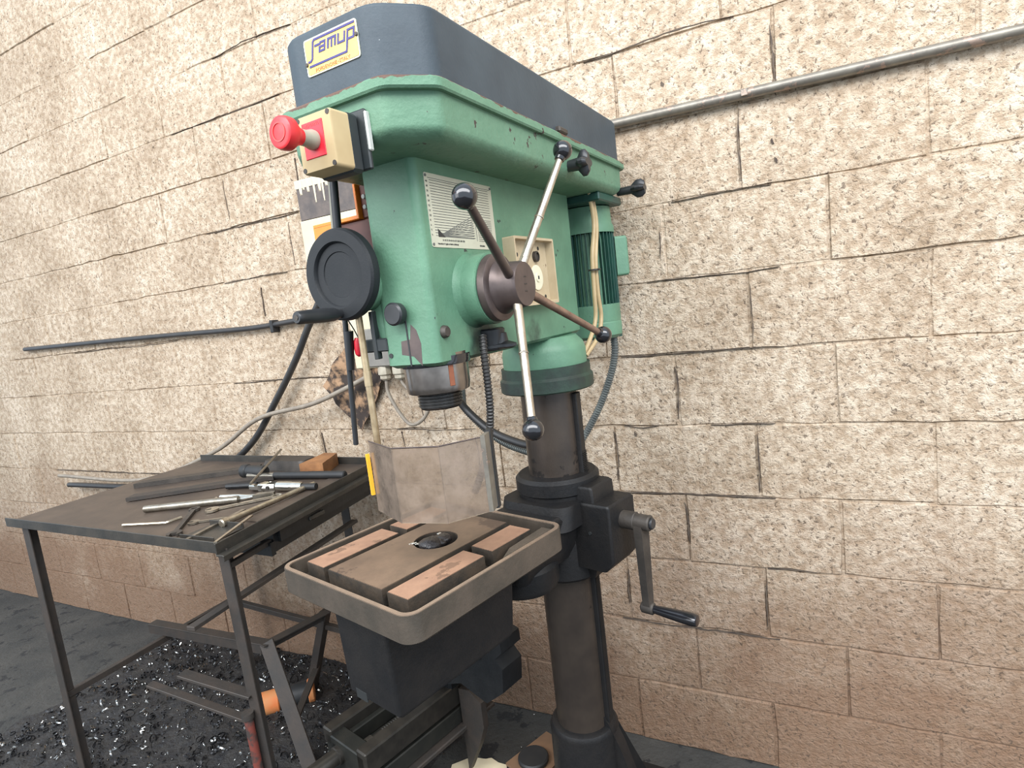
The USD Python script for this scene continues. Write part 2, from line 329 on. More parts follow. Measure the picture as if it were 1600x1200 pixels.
def crack(p0, p1, w):
    """A ragged dark gap lying in the joint from p0 to p1 (x, z)."""
    p0, p1 = np.array(p0), np.array(p1); L = np.linalg.norm(p1-p0); n = max(4, int(L/.012)); d = (p1-p0)/L; nn = np.array([-d[1], d[0]])
    t = np.linspace(0, 1, n); c = p0+np.outer(t, p1-p0)+np.outer(np.cumsum(rng.normal(0, .0011, n))*np.sin(np.pi*t), nn)
    h = .7*w*(.25+.9*rng.random(n))*np.minimum(1, 4*np.minimum(t, 1-t)+.15)
    a, b = c+nn*h[:, None], c-nn*h[:, None]; V = np.vstack([np.c_[a[:, 0], np.full(n, -.0042), a[:, 1]], np.c_[b[:, 0], np.full(n, -.0042), b[:, 1]], np.c_[c[:, 0], np.full(n, .003), c[:, 1]]]); F = []
    for i in range(n-1):
        F += [(i, n+i, n+i+1), (i, n+i+1, i+1), (i, i+1, 2*n+i+1), (i, 2*n+i+1, 2*n+i), (n+i, 2*n+i, 2*n+i+1), (n+i, 2*n+i+1, n+i+1)]
    return trimesh.Trimesh(V, F, process=False)
cr_ = []
for x, za, zb, w in ((-.323, 1.02, 1.165, .0034), (-.123, 1.225, 1.365, .0028), (-.127, .815, .975, .0026), (-.513, .83, .985, .0022), (-.323, .66, .78, .0032), (-.511, .45, .56, .0030), (-.127, .43, .57, .0024), (-.335, 1.46, 1.53, .0026),
                     (-.04, 1.82, 1.96, .003), (-.125, 1.62, 1.79, .0018), (-1.95, 1.83, 1.98, .002), (-1.575, 1.66, 1.98, .003), (-1.65, 1.62, 1.77, .0022), (-1.85, 1.45, 1.56, .002), (-1.655, .86, .99, .0026), (-1.275, .93, .99, .003), (-.978, .84, .97, .002), (-1.18, 1.02, 1.10, .0022)):
    cr_.append(crack((x+rng.normal(0, .002), za), (x+rng.normal(0, .003), zb), w))
for xa, xb, z, w in ((-.50, -.09, .80, .0030), (-.54, -.10, .398, .0028), (-.50, -.12, 2.0, .0026), (-.47, -.36, 1.203, .003), (-.36, -.05, 1.202, .0014), (-.48, -.38, 1.002, .002), (-.24, -.08, 1.001, .0016), (-.38, -.05, 1.402, .0016), (-.30, -.06, 1.6, .0012),
                     (-2.1, -1.55, 1.2, .002), (-2.1, -1.6, 1.8, .0014), (-2.05, -1.7, 1.6, .0016), (-2.2, -1.6, 2.2, .0016), (-1.3, -.98, 1.0, .002), (-.12, -.0, .601, .002), (-3.2, -2.4, 1.4, .0016), (-3.6, -2.6, .8, .002), (-1.9, -1.5, 2.4, .0016)):
    cr_.append(crack((xa, z), (xb, z+rng.normal(0, .002)), w))
for x, z in ((-.052, 1.705), (-.048, 1.66), (-.30, 1.9), (-.45, .985)): cr_.append(crack((x, z), (x+.004, z-.014), .006))
obj('open_joint', cr_, 'mortar_gap', wall, smooth=False, kind='stuff', label='dark open cracks along the mortar joints')
floor = obj('floor', box(-8, 3, -7, .1, -.12, 0, .002), 'floor_concrete', kind='structure', label='dark oily concrete workshop floor')

# ---------------------------------------------------------------- the pillar drill  (local x = front, y = its right side, z up)
COL = (-.548, -.365, 0.0)
drill = thing('pillar_drill', 'green pillar drill with a slate belt cover, on a tall column before the wall', 'pillar drill', COL, 267.0)
TBA = -11.5                                       # the work table is swung a little about the column
def tb(m): return R(m, TBA)
def octa(d, rear=.03, rnd=.026, left=0):
    P = Polygon(octa0(d, rear, left)).buffer(-rnd).buffer(rnd, quad_segs=6); return np.array(P.exterior.coords)[:-1]
def octa0(d, rear=.03, left=0):
    x0, x1, h = -.29+d, .58-d, .15-d; c = .053
    g = h-left; return np.array([(x1, -g+c), (x1, h-c), (x1-c*1.07, h), (x0+rear, h), (x0, h-rear), (x0, -g+rear), (x0+rear, -g), (x1-c*1.07, -g)])
# belt housing: lip and rounded pan
housing = obj('belt_housing', [layers([(octa(.002), 1.683), (octa(0), 1.686), (octa(0), 1.697), (octa(.003), 1.70)]),
                               layers([(octa(.009), 1.684), (octa(.010), 1.640), (octa(.0125), 1.633), (octa(.018), 1.627), (octa(.026), 1.6225), (octa(.036), 1.621), (octa(.05), 1.6205)])], 'green_paint', drill, smooth=28)
# slate belt cover
cover = obj('belt_cover', [layers([(octa(.010, rnd=.045, left=.012), 1.699), (octa(.010, rnd=.045, left=.012), 1.790), (octa(.0125, rnd=.045, left=.012), 1.7955), (octa(.018, rnd=.045, left=.012), 1.798)])], 'slate_paint', drill, smooth=28)
obj('latch', box(.085, .125, .136, .150, 1.701, 1.713, .003), 'dark_iron', cover)
# maker's plate on the front of the cover
def front_xf(m, a, b_, z): return frame(m, (a, b_, z), (0, 1, 0), (0, 0, 1), (1, 0, 0))     # text x -> right, y -> up, facing front
obj('name_plate', front_xf(extr(rpoly(-.0505, .0505, -.0245, .0245, .004), .0015), .570, .0115, 1.7585), 'plate_edge', cover, label='yellow enamelled maker plate with blue lettering')
obj('plate_face', front_xf(extr(rpoly(-.0485, .0485, -.0225, .0225, .003), .0007), .5713, .0115, 1.7585), 'plate_yellow', cover, label='yellow enamel face of the maker plate')
for y, z in ((-.0485, -.008), (.0485, .004)):
    obj('plate_screw', cyl((.5715, .0115+y, 1.7585+z), (.5735, .0115+y, 1.7585+z), .0028, n=12, b=.0006), 'dark_iron', cover)
# slanted block lettering "Famup" drawn as strokes between two rules
def strokes(segs, w, depth=.0006):
    from shapely.geometry import LineString
    from shapely import union_all
    g = union_all([LineString(q).buffer(w/2, cap_style=2, join_style=2) for q in segs])
    return cat([trimesh.creation.extrude_polygon(p, depth, engine='earcut') for p in getattr(g, 'geoms', [g])])
def slant(segs, k=.22): return [[(x + k*y, y) for x, y in q] for q in segs]
GL = {'F': [[(0, -5), (2.0, -5), (3, -3.5), (3, 8.4), (4, 9.6), (26, 9.6)], [(3, 5.2), (8.5, 5.2)]],
      'a': [[(1, 6), (6, 6), (6, 0), (1, 0), (1, 3), (6, 3)]], 'm': [[(0, -.5), (0, 6), (7, 6), (7, -.5)], [(3.5, 6), (3.5, -.5)]],
      'u': [[(0, 6.5), (0, 0), (6, 0), (6, 6.5)]], 'p': [[(0, -5), (0, 6), (6, 6), (6, 0), (0, 0)]]}
segs = []
for ch, x in (('F', -17), ('a', -10), ('m', -1.5), ('u', 7.5), ('p', 15.6)):
    for q in GL[ch]: segs.append([(x+px*(.9 if ch != 'F' else 1), py) for px, py in q])
segs[0] = [(-19.5, -4.6), (-17, -4.6), (-15.6, -3), (-15.6, 8.6), (-14.6, 9.8), (21, 9.8)]
segs.append([(-18, -8.2), (15.4, -8.2), (15.6, -5)])
segs = [[(px*.00215, py*.0018) for px, py in q] for q in slant(segs, .20)]
obj('lettering', front_xf(strokes(segs, .0027), .572, .0100, 1.7612), 'print_blue', cover, label='blue slanted lettering reading Famup')
tx = meshkit.text_mesh('PORDENONE-ITALY', .0042, .0004); tx.apply_translation([-tx.bounds.mean(0)[0], 0, 0]); tx.apply_scale([.066/np.ptp(tx.bounds[:, 0]), 1, 1])
obj('lettering', front_xf(tx, .572, .0115, 1.7372), 'print_orange', cover, label='orange lettering reading PORDENONE-ITALY')

# star knobs that clamp the belt housing
def star(c, d, r=.022, stem=.02, lobes=4):
    u, v, w = basis(d); c = np.asarray(c, float)
    ms = [cyl(c, c+w*stem, r*.42, r*.5, n=14)]
    pts = []
    for k in range(lobes*8):
        a = 2*np.pi*k/(lobes*8); rr = r*(.78+.22*math.cos(a*lobes)); pts.append((rr*math.cos(a), rr*math.sin(a)))
    P = np.array(pts)
    V = np.vstack([c+w*stem*h+s*(P[:, :1]*u+P[:, 1:]*v) for s, h in ((.55, .75), (1, 1.0), (1, 1.25), (.7, 1.42))]); n = len(P); F = []
    for i in range(3):
        for j in range(n): k = (j+1) % n; F += [(i*n+j, i*n+k, (i+1)*n+k), (i*n+j, (i+1)*n+k, (i+1)*n+j)]
    V = np.vstack([V, c+w*stem*.75, c+w*stem*1.42]); m = len(V)
    for j in range(n): k = (j+1) % n; F += [(m-2, k, j), (m-1, 3*n+j, 3*n+k)]
    q = trimesh.Trimesh(V, F, process=False)
    if q.volume < 0: q.invert()
    return cat(ms+[q])
obj('clamp_knob', star((.075, .135, 1.645), (0, 1, 0), .026, .034), 'black_plastic', housing)
obj('clamp_knob', star((-.262, .125, 1.632), (0, 1, 0), .022, .05), 'black_plastic', housing)
for a in (.02, .032): obj('screw_hole', cyl((a, .1375, 1.672), (a, .1395, 1.672), .0025, n=10), 'print_black', housing)

# head casting: slab body, neck over the column, boss for the feed shaft, worm box on the left
body = layers([(rpoly(-.112, .480, -.054, .054, .014), 1.305), (rpoly(-.112, .480, -.054, .054, .014), 1.64)])
body_m = cat([body, layers([(rpoly(-.105, .470, -.048, .048, .012), 1.299), (rpoly(-.112, .480, -.054, .054, .014), 1.305)]),
              lathe([(.098, 1.236), (.098, 1.268), (.093, 1.284), (.078, 1.300)], (0, 0, 0), (0, 0, 1), 40),
              lathe([(.068, .048), (.064, .055), (.0615, .062), (.060, .072), (.060, .096)], (.352, 0, 1.414), (0, 1, 0), 40),
              lathe([(.040, .30), (.040, .485), (.034, .492)], (0, -.078, 1.44), (1, 0, 0), 28),
              layers([(rpoly(.30, .470, -.075, -.03, .018), 1.345), (rpoly(.30, .474, -.085, -.03, .018), 1.375), (rpoly(.30, .474, -.085, -.03, .018), 1.46)])])
head = obj('head_casting', body_m, 'green_enamel', drill, smooth=32)
# speed chart on the right flank
def side_xf(m, a, b_, z): return frame(m, (a, b_, z), (-1, 0, 0), (0, 0, 1), (0, 1, 0))
obj('speed_chart', side_xf(extr(rpoly(-.1005, .1005, -.0575, .0575, .003), .0012), .3555, .0538, 1.5435), 'sheet_white', head, label='pale metal speed chart plate')
L = []
for i in range(21):
    z = .047-i*.0043; L.append([(-.088, z), (.028 if i > 11 else .088, z)])
for i in range(13): L.append([(.040, -.006-i*.0031), (.088, -.006-i*.0031)])
for k in range(10): L.append([(-.080, -.040), (-.080+.105, -.040+.0042*k)])
L += [[(.034, -.006), (.034, -.044)], [(-.092, .05), (.094, .05)]]
obj('chart_lines', side_xf(strokes(L, .0009, .0003), .3555, .0550, 1.5435), 'print_grey', head)
obj('chart_wedge', side_xf(extr([(-.081, -.041), (-.062, -.041), (-.081, -.028)], .0003), .3555, .0551, 1.5435), 'print_black', head)
def words(t, x, z, h, mat_='print_black'):
    m = meshkit.text_mesh(t, h, .0003); m.apply_translation([x, z, 0]); return side_xf(m, .3555, .0551, 1.5435)
tt = [words('15 20 25 30 40 50 60 70 80 100 200', -.072, -.0470, .0026), words('Velocità di Taglio in Metri al Minuto', -.086, -.0530, .0026), words('GIRI/MIN', .040, -.0530, .0026)]
for i, n in enumerate((40, 30, 25, 20, 18, 15, 12, 10, 8, 6, 5, 4)): tt.append(words(str(n), -.0985, .043-i*.0075, .0028))
obj('lettering', tt, 'print_black', head, smooth=False, label='small print on the speed chart')
for y, z in ((-.097, .053), (.097, .053), (-.097, -.053), (.097, -.053)):
    obj('chart_rivet', cyl((.3555-y, .0545, 1.5435+z), (.3555-y, .0562, 1.5435+z), .0022, n=10), 'print_grey', head)
# set-screw, clamp bolt and split on the front of the head
obj('lock_knob', [cyl((.478, -.007, 1.389), (.484, -.007, 1.389), .009, n=16), cyl((.484, -.007, 1.389), (.503, -.007, 1.389), .0175, .0185, n=24, b=.003)], 'black_plastic', head)
obj('split', box(.4785, .4812, -.002, .0012, 1.302, 1.380, .0006), 'print_black', head)
obj('bare_patch', front_xf(extr([(-.020, -.012), (.004, -.016), (.019, -.032), (.022, .004), (.016, .026), (.006, .036), (.001, .012), (-.018, .010)], .0007), .4795, .003, 1.334), 'hub_steel', head, label='patch of bare metal where the paint is gone')
obj('cap_screw', cyl((.455, .050, 1.352), (.455, .062, 1.352), .011, .0095, n=18, b=.002), 'dark_iron', head)
obj('bolt_head', cyl((.4785, -.040, 1.322), (.4815, -.040, 1.322), .004, n=10), 'print_black', head)
obj('depth_clamp', [cyl((.317, .052, 1.345), (.317, .052, 1.305), .03, .026, n=24, b=.003), star((.312, .070, 1.335), (0, 0, -1), .034, .020, 3)], 'black_plastic', head)
obj('grease_band', lathe([(.0602, .062), (.0607, .064), (.0607, .0945)], (.352, 0, 1.414), (0, 1, 0), 40), 'green_enamel', head)
# quill
quill = obj('quill', lathe([(.056, 1.316), (.055, 1.262), (.053, 1.252), (.049, 1.250)], (.416, 0, 0), (0, 0, 1), 48), 'quill_steel', drill)
obj('quill_ring', lathe([(.060, 1.297), (.061, 1.302), (.061, 1.312)], (.416, 0, 0), (0, 0, 1), 44), 'black_gloss', quill)
obj('rust_band', cat([R(box(.0535, .0563, -.0045, .0045, 1.262, 1.312, .0006), 62, (0, 0, 1))]).apply_translation((.416, 0, 0)), 'rust_band', quill, label='rust streak down the quill')
prof = [(.030, 1.2555)]
for k in range(5): prof += [(.0385, 1.252-k*.0055), (.0385, 1.2495-k*.0055), (.0365, 1.2485-k*.0055), (.0365, 1.2475-k*.0055)]
prof += [(.034, 1.222), (.024, 1.222), (.020, 1.24)]
obj('spindle_nose', lathe(prof[::-1], (.416, 0, 0), (0, 0, 1), 40), 'nose_steel', quill)

# feed capstan: ring, hub, four levers with ball knobs
HUBC = np.array([.352, .137, 1.414])
cap = obj('capstan_hub', [lathe([(.052, .094), (.057, .097), (.057, .110), (.050, .114)], (.352, 0, 1.414), (0, 1, 0), 44),
                          lathe([(.047, .112), (.045, .118), (.040, .126), (.0385, .150), (.0365, .1565), (.0355, .157)], (.352, 0, 1.414), (0, 1, 0), 40)], 'hub_steel', drill)
for k in (-1, 0, 1): obj('index_mark', box(.352-.004, .352+.004, .1568, .1575, 1.414+k*.012-.0012, 1.414+k*.012+.0012, .0003), 'dark_iron', cap)
LEV, TAU, PHI = .255, .248, .463
lever_mats = ['hub_steel', 'bright_steel', 'rusty_steel', 'bright_steel']
for k in range(4):
    # 0: up and to the front, 1: up to the rear, 2: down to the rear, 3: down to the front
    t = PHI + k*math.pi/2; d = np.array([math.cos(t)*math.cos(TAU), math.sin(TAU), math.sin(t)*math.cos(TAU)])
    p0, p1, p2 = HUBC+d*.022, HUBC+d*.05, HUBC+d*(LEV-.012)
    lev = [cyl(p0, p1, .0085, .0078, n=16), cyl(p1, p2, .0078, .0062, n=16)]
    if k in (1, 3): lev.append(lathe([(.0079, 0), (.0084, .001), (.0084, .002), (.0079, .003)], HUBC+d*.125, d, 16))
    obj('lever', lev, lever_mats[k], cap, label='dull bare lever' if k == 0 else ('brownish worn lever' if k == 2 else 'bright worn lever'))
    obj('ball_knob', [ball(HUBC+d*LEV, .0168), cyl(HUBC+d*(LEV-.019), HUBC+d*(LEV-.012), .0085, .010, n=16)], 'black_gloss', cap)

# fine-feed handwheel with its crank grip
WC = (-.093, 1.462)
whl = obj('handwheel', [lathe([(.030, .498), (.068, .498), (.0735, .502), (.0745, .507), (.0735, .516), (.0705, .520), (.053, .5205), (.051, .518), (.050, .5145), (.037, .5140), (.036, .5125), (.0, .5125)], (0, *WC), (1, 0, 0), 64),
                        cyl((.44, *WC), (.50, *WC), .016, n=20)], 'wheel_plastic', drill, smooth=25)
obj('grip', lathe([(.0065, .515), (.0075, .525), (.0105, .535), (.0115, .560), (.0105, .600), (.0100, .608), (.008, .6105)], (0, WC[0]-.006, 1.400), (1, 0, 0), 22), 'black_plastic', whl)
obj('grip_screw', cyl((.6095, WC[0]-.006, 1.4), (.6115, WC[0]-.006, 1.4), .0045, n=6), 'dark_iron', whl)

# emergency stop box
es = obj('stop_box', [layers_x for layers_x in [frame(layers([(rpoly(-.0325, .0325, -.037, .037, .005), 0), (rpoly(-.0325, .0325, -.037, .037, .005), .029), (rpoly(-.031, .031, -.0355, .0355, .005), .032)]), (.598, .0155, 1.6235), (0, 1, 0), (0, 0, 1), (1, 0, 0))]], 'cream_plastic', drill, label='cream emergency stop box')
obj('back_box', box(.577, .600, -.018, .047, 1.584, 1.662, .004), 'estop_base', es)
obj('mounting_plate', box(.570, .577, -.03, .058, 1.588, 1.668, .002), 'estop_base', es)
obj('plate_edge', box(.5685, .5775, .0565, .0610, 1.612, 1.664, .0015), 'white_paint', es, label='white painted edge of the mounting plate')
for y in (-.012, .043):
    for z in (1.5915, 1.6555): obj('cover_screw', cyl((.629, y, z), (.6305, y, z), .0034, n=12), 'dark_iron', es)
obj('legend_plate', box(.6295, .6312, -.006, .032, 1.604, 1.650, .0006), 'red_print', es, label='red legend plate behind the button')
tx = meshkit.text_mesh('EMERGENCY', .0042, .0003); tx.apply_translation([-tx.bounds.mean(0)[0], 0, 0])
obj('lettering', frame(tx, (.6312, .013, 1.6435), (0, 1, 0), (0, 0, 1), (1, 0, 0)), 'red_ring', es)
obj('button_collar', lathe([(.0125, .631), (.0130, .636), (.0105, .644), (.0100, .662)], (0, .013, 1.626), (1, 0, 0), 24), 'grey_plastic', es)
obj('stop_button', lathe([(.0105, .654), (.0120, .660), (.0175, .668), (.0205, .672), (.0208, .680), (.0195, .685), (.0165, .687), (.0, .6875)], (0, .013, 1.626), (1, 0, 0), 40), 'red_plastic', es, label='red mushroom stop button')
obj('button_ring', lathe([(.0100, .6868), (.0100, .6880), (.0118, .6880), (.0118, .6868)], (0, .013, 1.626), (1, 0, 0), 40), 'red_ring', es)

# switch tray on the flank behind the capstan
tr = extr(rpoly(-.087, .087, -.067, .067, .004), .026, [rpoly(-.082, .082, -.062, .062, .003)[::-1]])
sw = obj('switch_tray', [side_xf(tr, .145, .0535, 1.4435), side_xf(extr(rpoly(-.086, .086, -.066, .066, .003), .008), .145, .0535, 1.4435)], 'tray_beige', drill, label='beige open switch tray')
obj('dial', side_xf(lathe([(.026, 0), (.026, .002), (.024, .003), (.010, .003), (.009, .005)], (0, 0, 0), (0, 0, 1), 36), .118, .0615, 1.432), 'dial_white', sw, label='white round dial')
obj('dial_slot', box(.1155, .1205, .066, .0672, 1.4285, 1.4355, .0005), 'print_black', sw)
obj('push_button', lathe([(.011, .0615), (.011, .068), (.008, .069), (.008, .066)], (.117, 0, 1.475), (0, 1, 0), 24), 'dark_iron', sw)
for a, z in ((.193, 1.478), (.098, 1.492), (.085, 1.392), (.155, 1.478), (.128, 1.4315), (.106, 1.4325)): obj('screw_hole', cyl((a, .0612, z), (a, .0622, z), .004 if z != 1.4315 and z != 1.4325 else .0018, n=12), 'print_black', sw)

# motor hung behind the column
MA, MB, MR = -.235, .040, .066
mot = obj('motor', [cyl((MA, MB, 1.352), (MA, MB, 1.535), MR-.006, n=40), lathe([(.052, 1.604), (.066, 1.600), (.068, 1.560), (.072, 1.552), (.072, 1.536)][::-1], (MA, MB, 0), (0, 0, 1), 40),
                    lathe([(MR+.004, 1.357), (MR+.004, 1.318), (MR+.003, 1.312), (MR+.005, 1.308), (MR+.004, 1.278), (MR-.006, 1.270)][::-1], (MA, MB, 0), (0, 0, 1), 40)], 'green_enamel', drill, smooth=30)
for k in range(36):
    m = box(MR-.008, MR+.004, -.0011, .0011, 1.355, 1.537, .0005); obj('cooling_fin', T(R(m, k*10), (MA, MB, 0)), 'fin_green', mot)
tb_ = layers([(rpoly(-.034, .034, -.05, .05, .006), 0), (rpoly(-.034, .034, -.05, .05, .006), .030), (rpoly(-.030, .030, -.046, .046, .006), .034)])
obj('terminal_box', T(R(frame(tb_, (MR-.002, 0, 1.475), (0, 1, 0), (0, 0, 1), (1, 0, 0)), 128), (MA, MB, 0)), 'green_enamel', mot)
obj('mounting_plate', box(-.285, -.125, -.07, .125, 1.602, 1.6215, .003), 'fin_green', mot)
for a in (40, 130, 220, 310): obj('motor_foot', T(R(cyl((MR, 0, 1.268), (MR, 0, 1.284), .008, n=10), a), (MA, MB, 0)), 'fin_green', mot)
# supply cables running down beside the motor
for dy, pts in ((0, [(-.128, .100, 1.627), (-.141, .100, 1.551), (-.110, .100, 1.475), (-.100, .100, 1.385), (-.098, .097, 1.324), (-.060, .090, 1.275), (-.03, .082, 1.246)]),
                (1, [(-.142, .100, 1.627), (-.150, .103, 1.551), (-.113, .106, 1.462), (-.114, .104, 1.385), (-.122, .103, 1.33), (-.098, .100, 1.285), (-.045, .086, 1.246)])):
    obj('supply_cable', tube(pts, .0052, 10, 6), 'cable_beige', drill)
obj('cable_tie', [cyl((-.105, .103, 1.440), (-.105, .103, 1.4435), .0135, n=14), box(-.105, -.098, .110, .120, 1.440, 1.4435, .0006)], 'dark_iron', drill)

# column, its collar and rack
obj('column_collar', lathe([(.106, 1.180), (.109, 1.183), (.109, 1.208), (.104, 1.214), (.104, 1.236)], (0, 0, 0), (0, 0, 1), 48), 'green_grimy', drill)
column = obj('column', cyl((0, 0, .26), (0, 0, 1.19), .066, n=56), 'column_steel', drill)
rk = [box(-.013, .013, .055, .0755, .30, 1.168, .002)]
for k in range(160):
    z = .36+k*.0042
    rk.append(hull([(x, y, zz) for x in (-.0115, .0115) for y, zz in ((.075, z-.0016), (.075, z+.0016), (.0785, z-.0006), (.0785, z+.0006))]))
obj('rack', rk, 'bracket_iron', column, smooth=False)

# table bracket: split sleeve, arm, pinion box, winding crank
br = obj('table_bracket', [tb(m) for m in (
    lathe([(.088, .735), (.094, .742), (.094, .940), (.100, .944), (.100, .972), (.092, .980), (.070, .981)], (0, 0, 0), (0, 0, 1), 48),
    layers([(rpoly(.0, .235, -.062, .062, .02), .800), (rpoly(.0, .245, -.075, .075, .02), .83), (rpoly(.0, .245, -.088, .088, .02), .905), (rpoly(.0, .235, -.080, .080, .02), .915)]),
    layers([(rpoly(-.04, .13, -.10, .10, .04), .880), (rpoly(-.03, .115, -.098, .098, .04), .932)]),
    layers([(rpoly(-.055, .055, .05, .150, .006), .775), (rpoly(-.055, .055, .05, .172, .006), .800), (rpoly(-.055, .055, .05, .172, .006), .922), (rpoly(-.05, .05, .05, .166, .006), .928)]),
    layers([(rpoly(-.046, .046, .05, .128, .006), .92), (rpoly(-.046, .046, .05, .126, .006), .958), (rpoly(-.042, .042, .05, .120, .006), .963)]),
    layers([(rpoly(-.03, .03, .05, .10, .006), .74), (rpoly(-.04, .04, .05, .12, .006), .785)]),
    lathe([(.074, .0), (.080, .012), (.080, .05), (.07, .06)], (.16, 0, .762), (0, 0, 1), 36))], 'bracket_iron', drill, smooth=30)
obj('grub_screw', tb(cyl((.055, .118, .862), (.0575, .118, .862), .004, n=10)), 'print_black', br)
cr = obj('winding_crank', [tb(m) for m in (
    cyl((.0, .168, .884), (.0, .205, .884), .020, n=26, b=.002), cyl((.0, .200, .884), (.0, .240, .884), .0175, n=26, b=.003),
    hull([(x, y, z) for z, w, y0, y1 in ((.884, .017, .205, .225), (.83, .0125, .206, .222), (.72, .0105, .210, .224), (.69, .011, .208, .224)) for x in (-w, w) for y in (y0, y1)]),
    cyl((.0, .200, .684), (.0, .230, .684), .0135, n=22, b=.003))], 'dark_iron', br)
obj('crank_grip', tb(lathe([(.0085, .228), (.0095, .236), (.0115, .262), (.0135, .300), (.0140, .318), (.0125, .328), (.010, .3295)], (0, 0, .684), (0, 1, 0), 24)), 'black_gloss', br)
obj('shaft_end', tb(cyl((.0, .239, .884), (.0, .246, .884), .0125, n=20, b=.002)), 'black_plastic', br)

# work table: rimmed tray with machined lands and T-slots, on a deep knee
x0, x1, hb = .229, .615, .186
ro = rpoly(x0, x1, -hb, hb, .027, 8); ri = rpoly(x0+.010, x1-.010, -hb+.010, hb-.010, .019, 8)
tray = [T(extr(ro, .0435, [ri[::-1]]), (0, 0, .9145)), layers([(rpoly(x0+.012, x1-.012, -hb+.012, hb-.012, .024, 8), .908), (rpoly(x0+.004, x1-.004, -hb+.004, hb-.004, .03, 8), .910), (ro, .9145), (inset(ro, .002), .924)])]
ring_top = trimesh.creation.extrude_polygon(Polygon(inset(ro, .0015), [inset(ri, -.0015)[::-1]]), .0015, engine='earcut')
tab = obj('work_table', [tb(m) for m in tray], 'tray_iron', drill, smooth=30)
obj('rim_edge', tb(T(ring_top, (0, 0, .958))), 'worn_edge', tab, label='worn paler top edge of the rim')
obj('rim_step', tb(hull([(x, y, z) for x, y in ((.262, .155), (.262, .177), (.375, .177), (.398, .1765), (.375, .166), (.362, .160)) for z in (.930, .9598)])), 'tray_iron', tab)
obj('tray_bottom', tb(T(extr(rpoly(x0+.012, x1-.012, -hb+.012, hb-.012, .02), .004), (0, 0, .925))), 'tray_floor', tab)
HC, HR = (.398, .005), .041
hole = Polygon([(HC[0]+HR*math.cos(t), HC[1]+HR*math.sin(t)) for t in np.linspace(0, 2*np.pi, 48)[:-1]])
def land(xa, xb, ya, yb, m, cut=False, b=.0012):
    P = Polygon([(xa, ya), (xb, ya), (xb, yb), (xa, yb)])
    if cut: P = P.difference(hole)
    gs = [T(trimesh.creation.extrude_polygon(g, .0295, engine='earcut'), (0, 0, .930)) for g in getattr(P, 'geoms', [P])]
    fs = [T(trimesh.creation.extrude_polygon(g.buffer(-b), .0012, engine='earcut'), (0, 0, .9594)) for g in getattr(P, 'geoms', [P])]
    obj('table_land', [tb(q) for q in gs], 'tray_floor', tab, smooth=28)
    obj('land_face', [tb(q) for q in fs], m, tab, smooth=28, label='worn bright machined face of the land')
land(.408, .578, -.150, -.094, 'machined_top'); land(.272, .388, -.150, -.094, 'machined_top')
land(.272, .578, -.080, .076, 'worn_top', True)
land(.408, .578, .090, .142, 'machined_top'); land(.280, .388, .090, .142, 'machined_top')
# swarf and burnt resin clogging the centre hole
lp = []
for k in range(9):
    t = rng.uniform(0, 6.28); r_ = rng.uniform(0, .026)
    q = trimesh.creation.icosphere(subdivisions=2, radius=1.0); q.vertices *= (1+.35*(meshkit.fbm(q.vertices*1.8+k*7)-.5))[:, None]
    q.apply_scale([rng.uniform(.012, .022), rng.uniform(.012, .024), rng.uniform(.008, .014)]); q.apply_transform(trimesh.transformations.rotation_matrix(t, (0, 0, 1)))
    lp.append(T(q, (HC[0]+r_*math.cos(t), HC[1]-.005+r_*math.sin(t), .954+rng.uniform(0, .006))))
obj('hole_floor', tb(cyl((HC[0], HC[1], .926), (HC[0], HC[1], .936), HR-.001, n=40)), 'print_black', tab)
obj('burnt_swarf', [tb(m) for m in lp], 'burnt_resin', tab, label='black clot of burnt swarf in the centre hole')
gl = []
for k in range(9): gl.append(tb(R(box(-.004, .004, -.0016, .0016, 0, .0014, .0003), rng.uniform(-40, 40)).apply_translation((HC[0]+.036-.0015*k, HC[1]-.030+.004*k, .9605+.0008*(k % 3)))))
gl.append(tb(box(.372, .380, -.012, -.007, .9605, .963, .0005)))
for g_ in gl: obj('bright_chip', g_, 'chip_glint', tab)
obj('table_knee', tb(layers([(rpoly(.29, .572, -.068, .068, .006), .728), (rpoly(.285, .578, -.071, .071, .006), .735), (rpoly(.262, .584, -.074, .074, .006), .912)])), 'bracket_iron', tab)
obj('knee_notch', tb(box(.5755, .5785, -.050, -.018, .7265, .745, .0006)), 'print_black', tab, label='dark notch at the foot of the knee')

# foot of the column
foot = obj('base_casting', [lathe([(.128, .0), (.128, .05), (.100, .10), (.088, .20), (.086, .318), (.080, .330), (.070, .334)], (0, 0, 0), (0, 0, 1), 44),
      hull([(x, y, z) for x in (-.018, .018) for y, z in ((0, .36), (.062, .36), (.075, .34), (.10, .28), (.17, .06), (.17, .0), (0, .0))]),
      R(hull([(x, y, z) for x in (-.018, .018) for y, z in ((0, .34), (.07, .34), (.10, .26), (.19, .06), (.19, .0), (0, .0))]), 60),
      layers([(rpoly(-.22, .40, -.19, .19, .05), 0), (rpoly(-.22, .40, -.19, .19, .05), .045), (rpoly(-.21, .39, -.18, .18, .05), .055)])], 'bracket_iron', drill, smooth=30)

